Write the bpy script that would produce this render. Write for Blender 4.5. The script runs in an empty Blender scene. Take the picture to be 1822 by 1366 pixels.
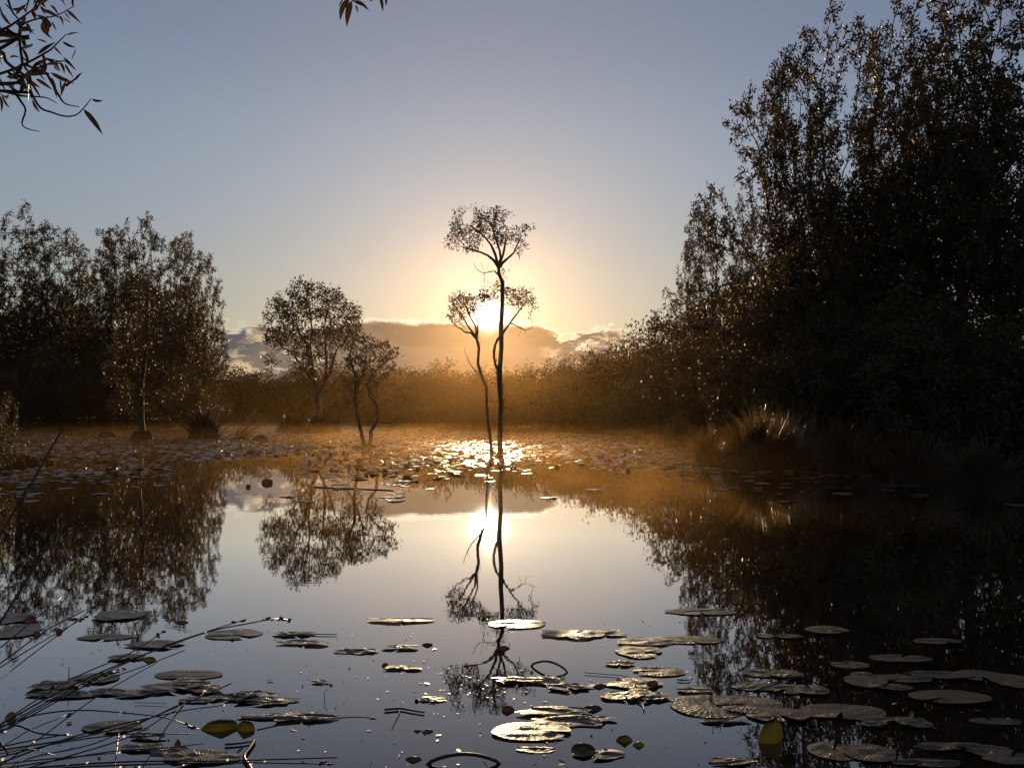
import bpy, math, random
import numpy as np
from mathutils import Vector
S = bpy.context.scene
C = S.collection
R = math.radians

# ------------------------------------------------------------------ camera
W0, H0, F = 1822.0, 1366.0, 1417.0          # pixel frame in which I measured things
CAMH = 1.10
PITCH = R(2.52)
cd = bpy.data.cameras.new('camera'); cam = bpy.data.objects.new('camera', cd); C.objects.link(cam)
cd.sensor_fit = 'HORIZONTAL'; cd.sensor_width = 36.0; cd.lens = 36.0 * F / W0
cd.clip_start = 0.05; cd.clip_end = 6000
cam.location = (0, 0, CAMH); cam.rotation_euler = (R(90) + PITCH, 0, 0)
S.camera = cam

def ray(px, py):
    u = (px - W0 / 2) / F; v = (H0 / 2 - py) / F
    c, s = math.cos(PITCH), math.sin(PITCH)
    return np.array([u, c - v * s, s + v * c])
def at(px, py, Y):                            # point at distance Y along the pond
    d = ray(px, py); t = Y / d[1]
    return np.array([d[0] * t, Y, CAMH + d[2] * t])
def water(px, py, z=0.0):                     # point on the water
    d = ray(px, py); t = (z - CAMH) / d[2]
    return np.array([d[0] * t, d[1] * t, z])

# ------------------------------------------------------------------ sun, sky
SD = ray(869, 557); SD = SD / np.linalg.norm(SD)
SUN_EL = math.asin(SD[2]); SUN_AZ = math.atan2(SD[0], SD[1])
sl = bpy.data.lights.new('sun', 'SUN'); so = bpy.data.objects.new('sun', sl); C.objects.link(so)
sl.energy = 4.2; sl.angle = R(0.53); sl.color = (1.0, 0.72, 0.40)
so.rotation_euler = Vector(SD).to_track_quat('Z', 'Y').to_euler()

world = bpy.data.worlds.new('World'); S.world = world; world.use_nodes = True
nt = world.node_tree; N = nt.nodes; L = nt.links; N.clear()
def nd(t, **kw):
    n = N.new(t)
    for k, v in kw.items(): setattr(n, k, v)
    return n
def sock(n, i, v):
    if isinstance(v, bpy.types.NodeSocket): n.id_data.links.new(v, n.inputs[i])
    elif v is not None: n.inputs[i].default_value = v
def M(op, a, b=None, c=None, tree=None, clamp=False):
    n = (tree or nt).nodes.new('ShaderNodeMath'); n.operation = op; n.use_clamp = clamp
    sock(n, 0, a); sock(n, 1, b); sock(n, 2, c)
    return n.outputs[0]
def MR(v, a, b, c=0.0, d=1.0, tree=None, smooth=True):
    n = (tree or nt).nodes.new('ShaderNodeMapRange'); n.interpolation_type = 'SMOOTHSTEP' if smooth else 'LINEAR'
    sock(n, 0, v); sock(n, 1, a); sock(n, 2, b); sock(n, 3, c); sock(n, 4, d)
    return n.outputs[0]
def MIX(f, a, b, mode='MIX', tree=None):
    n = (tree or nt).nodes.new('ShaderNodeMix'); n.data_type = 'RGBA'; n.blend_type = mode; n.clamp_result = False
    sock(n, 0, f); sock(n, 6, a); sock(n, 7, b)
    return n.outputs[2]
def rgb(r, g, b): return (r, g, b, 1.0)

tc = nd('ShaderNodeTexCoord').outputs['Generated']
sep = nd('ShaderNodeSeparateXYZ'); L.new(tc, sep.inputs[0])
DX, DY, DZ = sep.outputs
sky = nd('ShaderNodeTexSky', sky_type='NISHITA'); sky.sun_disc = False
sky.sun_elevation = SUN_EL; sky.sun_rotation = SUN_AZ
sky.air_density = 1.0; sky.dust_density = 0.0; sky.ozone_density = 2.0; sky.altitude = 20
DEG = 180 / math.pi
el = M('MULTIPLY', M('ARCSINE', DZ), DEG)
az = M('MULTIPLY', M('ARCTAN2', DX, DY), DEG)
dot = nd('ShaderNodeVectorMath', operation='DOT_PRODUCT'); L.new(tc, dot.inputs[0]); dot.inputs[1].default_value = tuple(SD)
ang = M('MULTIPLY', M('ARCCOSINE', M('MINIMUM', dot.outputs['Value'], 0.9999999)), DEG)
def expo(scale, gain, p=1.0):                 # gain*exp(-(ang/scale)^p)
    x = M('POWER', M('DIVIDE', ang, scale), p)
    return M('MULTIPLY', M('EXPONENT', M('MULTIPLY', x, -1.0)), gain)
tint = nd('ShaderNodeValToRGB'); tr_ = tint.color_ramp; sock(tint, 0, MR(el, 0.0, 30.0, smooth=False))
while len(tr_.elements) < 5: tr_.elements.new(0.5)
for e_, (p_, c_) in zip(tr_.elements, [(0.0, (.088, .060, .044)), (.333, (.112, .080, .067)), (.51, (.106, .085, .075)), (.667, (.101, .088, .080)), (.84, (.090, .080, .077))]): e_.position = p_; e_.color = (*c_, 1)
skyc = MIX(1.0, sky.outputs[0], tint.outputs[0], 'MULTIPLY')
def scaled(col, f):
    n = nd('ShaderNodeVectorMath', operation='SCALE'); n.inputs[0].default_value = col
    L.new(f, n.inputs['Scale']); return n.outputs[0]
def addc(a, b):
    n = nd('ShaderNodeVectorMath', operation='ADD'); L.new(a, n.inputs[0]); L.new(b, n.inputs[1]); return n.outputs[0]
# clouds: a low bank along the horizon, broken cumulus at its ends
cv = nd('ShaderNodeCombineXYZ'); sock(cv, 0, M('MULTIPLY', az, 0.10)); sock(cv, 1, M('MULTIPLY', el, 0.26)); cv.inputs[2].default_value = 3.7
def noise(vec, scale, detail, rough=0.55, dist=0.0):
    n = nd('ShaderNodeTexNoise'); n.noise_dimensions = '3D'; L.new(vec, n.inputs['Vector'])
    n.inputs['Scale'].default_value = scale; n.inputs['Detail'].default_value = detail
    n.inputs['Roughness'].default_value = rough; n.inputs['Distortion'].default_value = dist
    return n.outputs['Fac']
n1 = noise(cv.outputs[0], 1.3, 8, 0.62, 0.0)
n2 = noise(cv.outputs[0], 4.5, 7, 0.65, 0.0)
# top edge of the bank by azimuth (degrees)
crv = nd('ShaderNodeValToRGB'); cr = crv.color_ramp; cr.interpolation = 'EASE'
def azf(px): return math.degrees(math.atan((px - 911) / F))
sock(crv, 0, MR(az, -90.0, 90.0, smooth=False))
pts = [(-400, 3.0), (60, 4.2), (370, 6.5), (470, 6.7), (540, 6.3), (660, 7.1), (800, 7.0), (860, 7.0), (950, 7.0), (1005, 6.1), (1060, 6.6), (1110, 6.2), (1250, 5.0), (2300, 3.0)]
pts = [((azf(p) + 90) / 180, t / 10) for p, t in pts]
while len(cr.elements) < len(pts): cr.elements.new(0.5)
for e, (p, t) in zip(cr.elements, pts): e.position = p; e.color = (t, t, t, 1)
top = M('MULTIPLY', crv.outputs[0], 10.0)
edge = M('ADD', M('MULTIPLY', M('SUBTRACT', n1, 0.5), 1.5), M('MULTIPLY', M('SUBTRACT', n2, 0.5), 2.2))
sides = M('ADD', MR(az, -11.0, -16.0), MR(az, 1.5, 3.5))
wild = M('ADD', 0.42, M('MULTIPLY', sides, 1.1))   # calm top near the sun, ragged towards the ends
h = M('ADD', M('SUBTRACT', top, el), M('MULTIPLY', edge, wild))
body = MR(h, -0.10, 0.40)
# holes in the bank at its ends where the bright sky shows
hole = M('MULTIPLY', MR(noise(cv.outputs[0], 2.1, 7, 0.62, 0.15), 0.545, 0.67), sides)
body = M('MULTIPLY', body, M('SUBTRACT', 1.0, M('MULTIPLY', hole, 0.85)))
lit = M('MULTIPLY', M('MULTIPLY', sides, MR(n2, 0.49, 0.60)), MR(n1, 0.40, 0.52))
prox = expo(16.0, 1.0)
lining = M('MULTIPLY', M('MULTIPLY', body, M('SUBTRACT', 1.0, body)), 4.0)
lining2 = M('MULTIPLY', lining, M('ADD', M('MULTIPLY', prox, 0.62), 0.04))
clc = MIX(MR(ang, 2.0, 19.0), rgb(0.145, 0.105, 0.065), rgb(0.060, 0.074, 0.104))
clc = MIX(MR(n1, 0.42, 0.66, 0.0, 0.55), clc, rgb(0.24, 0.19, 0.145))
skyc = addc(skyc, scaled((0.056, 0.049, 0.072), MR(el, 5.0, 18.0)))
clc = MIX(M('MULTIPLY', lit, 0.75), clc, rgb(0.80, 0.60, 0.36))
glow = addc(scaled((1.0, 0.66, 0.30), expo(10.5, 0.66)), scaled((1.0, 0.86, 0.62), expo(1.8, 0.35)))
clear = addc(skyc, glow)
base = MIX(M('MULTIPLY', body, 0.93), clear, clc)
halo = addc(base, scaled((1.0, 0.80, 0.50), expo(2.4, 0.18)))
halo = addc(halo, scaled((1.0, 0.90, 0.70), lining2))
halo = addc(halo, scaled((1.0, 0.93, 0.80), expo(0.54, 34.0, 1.6)))
bg = nd('ShaderNodeBackground'); L.new(halo, bg.inputs[0]); bg.inputs[1].default_value = 1.0
out = nd('ShaderNodeOutputWorld'); L.new(bg.outputs[0], out.inputs[0])
world.cycles.sampling_method = 'MANUAL'; world.cycles.sample_map_resolution = 2048

S.view_settings.view_transform = 'Standard'; S.view_settings.look = 'None'
S.view_settings.exposure = 0.0; S.view_settings.gamma = 1.0
cy = S.cycles
cy.max_bounces = 6; cy.diffuse_bounces = 2; cy.glossy_bounces = 3; cy.transmission_bounces = 2; cy.volume_bounces = 0
cy.transparent_max_bounces = 4; cy.sample_clamp_indirect = 4.0; cy.caustics_reflective = False; cy.caustics_refractive = False
cy.use_denoising = True
try: cy.denoiser = 'OPENIMAGEDENOISE'; cy.denoising_prefilter = 'ACCURATE'
except Exception: pass

# ------------------------------------------------------------------ helpers
def mat(name): 
    m = bpy.data.materials.new(name); m.use_nodes = True; m.node_tree.nodes.clear(); return m
def tnode(t, typ, **kw):
    n = t.nodes.new(typ)
    for k, v in kw.items():
        if k.startswith('_'): setattr(n, k[1:], v)
        else: sock(n, k.replace('__', ' '), v)
    return n
def mesh_np(name, verts, loops, sizes, mats, mi=None, smooth=False):
    """verts (n,3); loops flat vertex indices; sizes per-face loop counts"""
    me = bpy.data.meshes.new(name)
    verts = np.asarray(verts, np.float32); loops = np.asarray(loops, np.int32); sizes = np.asarray(sizes, np.int32)
    me.vertices.add(len(verts)); me.vertices.foreach_set('co', verts.ravel())
    me.loops.add(len(loops)); me.loops.foreach_set('vertex_index', loops)
    me.polygons.add(len(sizes)); st = np.concatenate([[0], np.cumsum(sizes)[:-1]]).astype(np.int32)
    me.polygons.foreach_set('loop_start', st)
    for m in (mats if isinstance(mats, (list, tuple)) else [mats]): me.materials.append(m)
    if mi is not None: me.polygons.foreach_set('material_index', np.asarray(mi, np.int32))
    if smooth: me.polygons.foreach_set('use_smooth', np.ones(len(sizes), bool))
    me.update(calc_edges=True); me.validate()
    return me
def link(name, me, parent=None, loc=(0, 0, 0)):
    o = bpy.data.objects.new(name, me); C.objects.link(o); o.location = loc
    if parent is not None: o.parent = parent
    return o
def tag(o, label=None, cat=None, group=None, kind=None):
    if label: o['label'] = label
    if cat: o['category'] = cat
    if group: o['group'] = group
    if kind: o['kind'] = kind
    return o
def norm(a): return a / np.maximum(np.linalg.norm(a, axis=-1, keepdims=True), 1e-9)

# ------------------------------------------------------------------ materials
def m_water():
    m = mat('water'); t = m.node_tree
    geo = tnode(t, 'ShaderNodeNewGeometry')
    mp = tnode(t, 'ShaderNodeMapping'); sock(mp, 0, geo.outputs['Position']); mp.inputs['Scale'].default_value = (1.0, 2.4, 1.0)
    a = tnode(t, 'ShaderNodeTexNoise', Vector=mp.outputs[0], Scale=0.9, Detail=3.0, Roughness=0.5)
    b = tnode(t, 'ShaderNodeTexNoise', Vector=mp.outputs[0], Scale=9.0, Detail=2.0, Roughness=0.5)
    h = M('ADD', M('MULTIPLY', a.outputs[0], 0.010, tree=t), M('MULTIPLY', b.outputs[0], 0.0011, tree=t), tree=t)
    bp = tnode(t, 'ShaderNodeBump', Strength=0.05, Distance=1.0, Height=h)
    d = tnode(t, 'ShaderNodeBsdfDiffuse', Color=rgb(0.010, 0.008, 0.006))
    g = tnode(t, 'ShaderNodeBsdfGlossy', Color=rgb(0.97, 0.97, 1.0), Roughness=0.012, Normal=bp.outputs[0])
    fr = tnode(t, 'ShaderNodeFresnel', IOR=1.33, Normal=bp.outputs[0])
    fac = M('MULTIPLY', fr.outputs[0], 2.4, tree=t, clamp=True)
    mx = tnode(t, 'ShaderNodeMixShader'); sock(mx, 0, fac); sock(mx, 1, d.outputs[0]); sock(mx, 2, g.outputs[0])
    o = tnode(t, 'ShaderNodeOutputMaterial', Surface=mx.outputs[0]); return m
def m_leaf(name, c1, c2, tr, rough=0.38, scale=0.6, trans=0.45, spec=0.5):
    m = mat(name); t = m.node_tree
    geo = tnode(t, 'ShaderNodeNewGeometry')
    oi = tnode(t, 'ShaderNodeObjectInfo')
    n = tnode(t, 'ShaderNodeTexNoise', Vector=geo.outputs['Position'], Scale=scale, Detail=2.0)
    f = M('ADD', M('MULTIPLY', geo.outputs['Random Per Island'], 0.55, tree=t), M('MULTIPLY', n.outputs[0], 0.5, tree=t), tree=t)
    col = MIX(f, rgb(*c1), rgb(*c2), tree=t)
    p = tnode(t, 'ShaderNodeBsdfPrincipled'); sock(p, 'Base Color', col); p.inputs['Roughness'].default_value = rough
    p.inputs['Specular IOR Level'].default_value = spec
    tb = tnode(t, 'ShaderNodeBsdfTranslucent', Color=MIX(1.0, col, rgb(*tr), 'MULTIPLY', tree=t))
    mx = tnode(t, 'ShaderNodeMixShader'); mx.inputs[0].default_value = trans; sock(mx, 1, p.outputs[0]); sock(mx, 2, tb.outputs[0])
    tnode(t, 'ShaderNodeOutputMaterial', Surface=mx.outputs[0]); return m
def m_rough(name, c1, c2, scale=3.0, rough=0.9, bump=0.02, spec=0.2, stretch=(1, 1, 1)):
    m = mat(name); t = m.node_tree
    geo = tnode(t, 'ShaderNodeNewGeometry')
    mp = tnode(t, 'ShaderNodeMapping'); sock(mp, 0, geo.outputs['Position']); mp.inputs['Scale'].default_value = stretch
    n = tnode(t, 'ShaderNodeTexNoise', Vector=mp.outputs[0], Scale=scale, Detail=5.0, Roughness=0.6)
    p = tnode(t, 'ShaderNodeBsdfPrincipled'); sock(p, 'Base Color', MIX(n.outputs[0], rgb(*c1), rgb(*c2), tree=t))
    p.inputs['Roughness'].default_value = rough; p.inputs['Specular IOR Level'].default_value = spec
    bp = tnode(t, 'ShaderNodeBump', Strength=0.8, Distance=bump, Height=n.outputs[0]); sock(p, 'Normal', bp.outputs[0])
    tnode(t, 'ShaderNodeOutputMaterial', Surface=p.outputs[0]); return m
MW = m_water()
ML = m_leaf('leaf', (0.022, 0.028, 0.009), (0.062, 0.045, 0.014), (2.4, 1.45, 0.5), trans=0.27, rough=0.50, spec=0.38)
MLF = m_leaf('leaf_far', (0.018, 0.017, 0.005), (0.048, 0.034, 0.010), (2.2, 1.5, 0.7), rough=0.6, spec=0.3)
MB = m_rough('bark', (0.030, 0.022, 0.016), (0.075, 0.058, 0.042), 9.0, 0.85, 0.02, 0.25, (1, 1, 0.25))
MG = m_rough('ground_soil', (0.008, 0.006, 0.004), (0.022, 0.018, 0.010), 1.2, 1.0, 0.05, 0.0)

# ------------------------------------------------------------------ ground and water
POND = [(-3.0, 0.9), (3.2, 0.9), (7.5, 4.0), (10.0, 9.0)] + \
       [tuple(water(px, py)[:2]) for px, py in [(1860, 868), (1500, 838), (1330, 838), (1262, 822), (1235, 795), (1130, 776), (1000, 770), (870, 769), (760, 765), (700, 759.5), (560, 757.5), (420, 758), (360, 760), (200, 760.5), (60, 760.5), (-100, 762)]] + \
       [(-62, 60), (-30, 34), (-11.2, 20.0), (-10.3, 14.0), (-8.2, 8), (-5.5, 3.5)]
POND = np.array(POND)
def pond_sd(x, y):                            # signed distance, negative inside the pond
    P = POND; Q = np.roll(P, -1, axis=0)
    d = np.full(x.shape, 1e9); ins = np.zeros(x.shape, bool)
    for (ax, ay), (bx, by) in zip(P, Q):
        ex, ey = bx - ax, by - ay
        t = np.clip(((x - ax) * ex + (y - ay) * ey) / (ex * ex + ey * ey), 0, 1)
        d = np.minimum(d, np.hypot(x - ax - t * ex, y - ay - t * ey))
        c = ((ay > y) != (by > y)) & (x < (bx - ax) * (y - ay) / (by - ay + 1e-12) + ax)
        ins ^= c
    return np.where(ins, -d, d)
def build_ground():
    k = np.linspace(-1, 1, 301); xs = np.sinh(k * 5.2) / np.sinh(5.2) * 230
    k = np.linspace(0, 1, 321); ys = -30 + (np.sinh(k * 4.2) / np.sinh(4.2)) * 250
    X, Y = np.meshgrid(xs, ys); sd = pond_sd(X, Y)
    rng = np.random.default_rng(4)
    Z = np.where(sd < 0, np.maximum(sd * 0.5, -0.8) - 0.03, np.minimum(sd * 0.25, 0.22) + 0.02)
    Z += np.where(sd > 0.3, rng.uniform(-0.04, 0.06, X.shape), 0)
    Z += np.where(sd > 40, (sd - 40) * 0.012, 0).clip(0, 4)
    n, m = X.shape; V = np.stack([X, Y, Z], -1).reshape(-1, 3)
    i = np.arange(n - 1)[:, None] * m + np.arange(m - 1)[None]
    F_ = np.stack([i, i + 1, i + m + 1, i + m], -1).reshape(-1, 4)
    me = mesh_np('ground', V, F_.ravel(), np.full(len(F_), 4), MG, smooth=True)
    tag(link('ground', me), kind='structure')
build_ground()
wv = [(-200, -25, 0), (200, -25, 0), (200, 200, 0), (-200, 200, 0)]
tag(link('pond_water', mesh_np('pond_water', wv, [0, 1, 2, 3], [4], MW)), kind='structure')

# ------------------------------------------------------------------ haze
def build_haze():
    m = mat('haze'); t = m.node_tree
    v = tnode(t, 'ShaderNodeVolumePrincipled'); v.inputs['Color'].default_value = rgb(1.0, 0.60, 0.24)
    v.inputs['Density'].default_value = 0.00005; v.inputs['Anisotropy'].default_value = 0.90
    tnode(t, 'ShaderNodeOutputMaterial', Volume=v.outputs[0])
    x, y0, y1, z0, z1 = 240, -40, 240, -2.0, 45.0
    V = [(a, b, c) for c in (z0, z1) for a, b in ((-x, y0), (x, y0), (x, y1), (-x, y1))]
    Fs = [(0, 3, 2, 1), (4, 5, 6, 7), (0, 1, 5, 4), (1, 2, 6, 5), (2, 3, 7, 6), (3, 0, 4, 7)]
    tag(link('haze', mesh_np('haze', V, np.ravel(Fs), [4] * 6, m)), kind='stuff')
build_haze()

# ------------------------------------------------------------------ tree building
def colonize(P, par, A, di, dk, step, iters=90, noise_=0.12, up=0.0, seed=0, start=0):
    """space colonisation: grow branch nodes from P/par towards attractors A"""
    rng = np.random.default_rng(seed)
    P = [np.array(p, float) for p in P]; par = list(par); nch = {}
    A = np.array(A, float); alive = np.ones(len(A), bool)
    base = np.array(P[start:]); idx0 = np.arange(start, len(P))
    D = np.linalg.norm(A[:, None] - base[None], axis=2); near = idx0[D.argmin(1)]; nd_ = D.min(1)
    for it in range(iters):
        act = alive & (nd_ < di)
        if not act.any():
            if not alive.any() or it > 3: 
                di *= 1.35
                if di > 40: break
                act = alive & (nd_ < di)
                if not act.any(): continue
            else: di *= 1.5; continue
        ids = near[act]; PP = np.array(P)
        v = norm(A[act] - PP[ids])
        u, inv = np.unique(ids, return_inverse=True)
        acc = np.zeros((len(u), 3)); np.add.at(acc, inv, v)
        acc = norm(norm(acc) + rng.normal(0, noise_, acc.shape) + np.array([0, 0, up]))
        newp = PP[u] + acc * step; new = []
        for k, i in enumerate(u):
            c = nch.setdefault(int(i), [])
            if len(c) >= 3 or any(np.linalg.norm(newp[k] - P[q]) < step * 0.35 for q in c):
                sel = act & (near == i); kill = np.where(sel)[0]
                alive[kill[nd_[kill].argmin()]] = False
                continue
            c.append(len(P)); par.append(int(i)); new.append(len(P)); P.append(newp[k])
        if new:
            NP = np.array([P[q] for q in new])
            al = np.where(alive)[0]
            if len(al) == 0: break
            D = np.linalg.norm(A[al][:, None] - NP[None], axis=2); j = D.argmin(1); dm = D[np.arange(len(al)), j]
            b = dm < nd_[al]; nd_[al[b]] = dm[b]; near[al[b]] = np.array(new)[j[b]]
            alive[al[nd_[al] < dk]] = False
        if not alive.any() or len(P) > 14000: break
    return np.array(P), np.array(par)
def tips(par):
    n = len(par); cnt = np.zeros(n); has = np.zeros(n, bool)
    for i in range(n):
        if par[i] >= 0: has[par[i]] = True
    cnt[~has] = 1
    for i in range(n - 1, -1, -1):
        if par[i] >= 0: cnt[par[i]] += cnt[i]
    return cnt
def tubes(P, par, rad, sides_big=7, sides_small=3, thr=0.02):
    """tapered branches along every edge, one shell"""
    n = len(P); ch = [[] for _ in range(n)]
    for i in range(n):
        if par[i] >= 0: ch[par[i]].append(i)
    V, Lp, Sz = [], [], []; nv = 0
    ring = {}
    def mk(p, d, r, k, ref):
        nonlocal nv
        x = np.cross(d, ref); 
        if np.linalg.norm(x) < 1e-3: x = np.cross(d, [0.3, 1, 0.2])
        x /= np.linalg.norm(x); y = np.cross(d, x)
        a = np.arange(k) * 2 * math.pi / k
        V.append(p + r * (np.cos(a)[:, None] * x + np.sin(a)[:, None] * y)); nv += k
        return nv - k
    for i in range(n):
        p = par[i]
        if p < 0: continue
        d = P[i] - P[p]; l = np.linalg.norm(d)
        if l < 1e-6: continue
        d = d / l; k = sides_big if rad[i] > thr else sides_small; ref = np.array([0.2, 0.9, 0.1])
        main = max(ch[p], key=lambda q: rad[q]) == i
        if main and p in ring and ring[p][1] == k: a = ring[p][0]
        else: a = mk(P[p], d, min(rad[p], rad[i] * 1.25), k, ref)
        b = mk(P[i], d, rad[i], k, ref); ring[i] = (b, k)
        for q in range(k):
            Lp += [a + q, a + (q + 1) % k, b + (q + 1) % k, b + q]; Sz.append(4)
    return np.concatenate(V), Lp, Sz
def leaf_quads(pos, L_, Wd, rng, droop=0.15, flat=0.0, dirs=None):
    """lance-shaped leaves: 6-vertex blades folded on the midrib"""
    n = len(pos)
    d = rng.normal(0, 1, (n, 3)); d[:, 2] -= droop
    if dirs is not None: d = norm(d) + dirs
    d = norm(d); s = norm(np.cross(d, rng.normal(0, 1, (n, 3)))); nn = np.cross(d, s)
    L_ = (L_ * rng.uniform(0.6, 1.25, n))[:, None]; Wd = (Wd * rng.uniform(0.7, 1.2, n))[:, None]
    f = nn * Wd * 0.35
    b = pos; t = pos + d * L_ - f * 0.6
    m1 = pos + d * L_ * 0.42
    V = np.stack([b, m1 + s * Wd - f, t, m1 - s * Wd - f], 1).reshape(-1, 3)
    k = np.arange(n)[:, None] * 4
    Fq = np.concatenate([k, k + 1, k + 2, k + 3], 1)
    return V, Fq.ravel(), np.full(n, 4)
def ell_pts(rng, c, r, n, shell=0.5):
    v = norm(rng.normal(0, 1, (n, 3))); q = rng.uniform(0, 1, (n, 1)) ** (1 / (3 + 4 * shell))
    return np.array(c) + v * q * np.array(r)
def make_crown_leaves(P, par, cnt, leaf, wid, per, maxtips, rng, spread, droop=0.15, keep=None):
    sel = np.where(cnt <= maxtips)[0]
    if keep is not None: sel = sel[keep(P[sel])]
    reps = np.repeat(sel, per); 
    pp = P[np.maximum(par[reps], 0)]; t = rng.uniform(0, 1, (len(reps), 1)) ** 0.5
    pos = P[reps] * t + pp * (1 - t) + rng.normal(0, spread, (len(reps), 3))
    return leaf_quads(pos, leaf, wid, rng, droop, dirs=norm(P[reps] - pp) * 0.7)
def plume_tree(seed, H, Wc, n_limb, leaf, wid, per, nat, trunk_r=0.16, low=0.25, step=None, lean=0.0, tips_up=0.3, dens=None, maxtips=2):
    """upright paperbark-like tree: a few ascending limbs, each carrying a ragged plume that ends in a point"""
    rng = np.random.default_rng(seed); step = step or H / 38
    P = [np.zeros(3)]; par = [-1]
    h0 = H * low * rng.uniform(0.8, 1.1); x = np.zeros(3)
    k = max(3, int(h0 / step))
    for i in range(k):
        x = x + np.array([rng.normal(0, 0.05) * step + lean * step, rng.normal(0, 0.05) * step, step]); P.append(x.copy()); par.append(len(P) - 2)
    A = []
    for j in range(n_limb):
        a = 2 * math.pi * (j + rng.uniform(-0.3, 0.3)) / n_limb; rr = Wc * 0.5 * rng.uniform(0.25, 0.8)
        top = H * rng.uniform(0.72, 1.0) if j else H
        if j == 0: rr *= 0.25
        cx, cy_ = rr * math.cos(a) + lean * H, rr * math.sin(a)
        nb = rng.integers(9, 13)
        for q in range(nb):
            t = (q + rng.uniform(.1, .9)) / nb; zz = h0 * .75 + (top - h0 * .75) * t; k_ = 1.25 - .75 * t
            r_ = Wc * rng.uniform(.10, .21) * k_; aa = rng.uniform(0, 6.28); of = Wc * rng.uniform(.05, .30) * k_
            A.append(ell_pts(rng, (cx * min(1, t * 2.2) + math.cos(aa) * of, cy_ * min(1, t * 2.2) + math.sin(aa) * of, zz), (r_, r_, r_ * rng.uniform(.8, 1.35)), int(nat / n_limb / nb * (r_ / (Wc * .14)) ** 2), 0.25))
        A.append(ell_pts(rng, (cx, cy_, top - H * .035), (Wc * .035, Wc * .035, H * .04), 14, .2))
    A = np.concatenate(A); A = A[A[:, 2] > h0 * 0.5]
    P, par = colonize(P, par, A, H * 0.2, step * 1.15, step, seed=seed, noise_=0.16, up=tips_up * 0.25, start=len(P) // 2)
    return finish_tree(P, par, trunk_r, leaf, wid, per, rng, spread=step * 0.22, maxtips=maxtips)
def finish_tree(P, par, trunk_r, leaf, wid, per, rng, spread, maxtips=2, r_tip=0.006, keep=None, flare=1.5, fine=3):
    cnt = tips(par); nt_ = cnt[0]; e = max(1.7, math.log(max(nt_, 2)) / math.log(trunk_r / r_tip))
    rad = r_tip * cnt ** (1 / e)
    for i, v in FL.items():
        if i < len(rad): rad[i] = max(rad[i], v)
    FL.clear()
    rad = rad * (1 + rng.normal(0, .09, len(rad)).clip(-.2, .3))
    z0 = P[0][2]; fl = np.exp(-np.maximum(P[:, 2] - z0, 0) / (trunk_r * 2.5)) * (rad > trunk_r * 0.6)
    rad = rad * (1 + (flare - 1) * fl)
    bark = tubes(P, par, rad, 8, fine, trunk_r * 0.25)
    return bark, make_crown_leaves(P, par, cnt, leaf, wid, per, maxtips, rng, spread, keep=keep)
MESHES = {}; HT = {}
def tree_meshes(key, bl, leafmat=None):
    b, l = bl; HT[key] = float(np.percentile(l[0][:, 2], 99.8))
    MESHES[key] = (mesh_np('trunk', b[0], b[1], b[2], MB, smooth=True), mesh_np('crown', l[0], l[1], l[2], leafmat or ML))
def place_tree(key, name, x, y, z, sc, rz, label, cat='tree', group=None, sz=None):
    r = bpy.data.objects.new(name, None); C.objects.link(r); r.empty_display_size = 0.3
    r.location = (x, y, z); r.rotation_euler = (0, 0, rz); r.scale = (sc, sc, sz or sc)
    tag(r, label, cat, group)
    for nm, me in zip(('trunk', 'crown'), MESHES[key]): link(nm, me, r)
    return r

# ---- the twin trees standing in the pond in front of the sun, traced as skeletons
FL = {}
def chain(P, par, pts, start=None, Y=None, rng=None, dy=0.0, sub=1, r=(0.0, 0.0)):
    """append px,py points at distance Y as nodes; returns index list"""
    ids = []; prev = start; y = Y
    pts = list(pts)
    for k, (px, py) in enumerate(pts):
        y = y + (rng.normal(0, dy) if rng is not None and dy else 0)
        p = at(px, py, y)
        if sub > 1 and prev is not None:
            a = P[prev]
            for q in range(1, sub):
                P.append(a + (p - a) * q / sub + (rng.normal(0, 0.012, 3) if rng is not None else 0)); par.append(prev); prev = len(P) - 1; ids.append(prev)
        P.append(p); par.append(-1 if prev is None else prev); prev = len(P) - 1; ids.append(prev)
    for q, i in enumerate(ids): FL[i] = r[0] + (r[1] - r[0]) * q / max(1, len(ids) - 1)
    return ids
def px_blob(rng, px, py, rx, ry, Y, n, depth=1.0, shell=0.5):
    c = at(px, py, Y); s = Y / F
    return ell_pts(rng, c, (rx * s, rx * s * depth, ry * s), n, shell)
def clumps(rng, px, py, rx, ry, Y, nc, per, r0, r1, low=-1.0):
    out = []
    while len(out) < nc:
        v = rng.uniform(-1, 1, 3); d = np.linalg.norm(v)
        if d > 1 or d < .35 or v[2] < low: continue
        r = rng.uniform(r0, r1); c = at(px + v[0] * rx, py - v[2] * ry, Y) + np.array([0, v[1] * rx * Y / F * .85, 0]); q = r * Y / F
        out.append(ell_pts(rng, c, (q, q, q * .75), per, .2))
    return np.concatenate(out)
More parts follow.
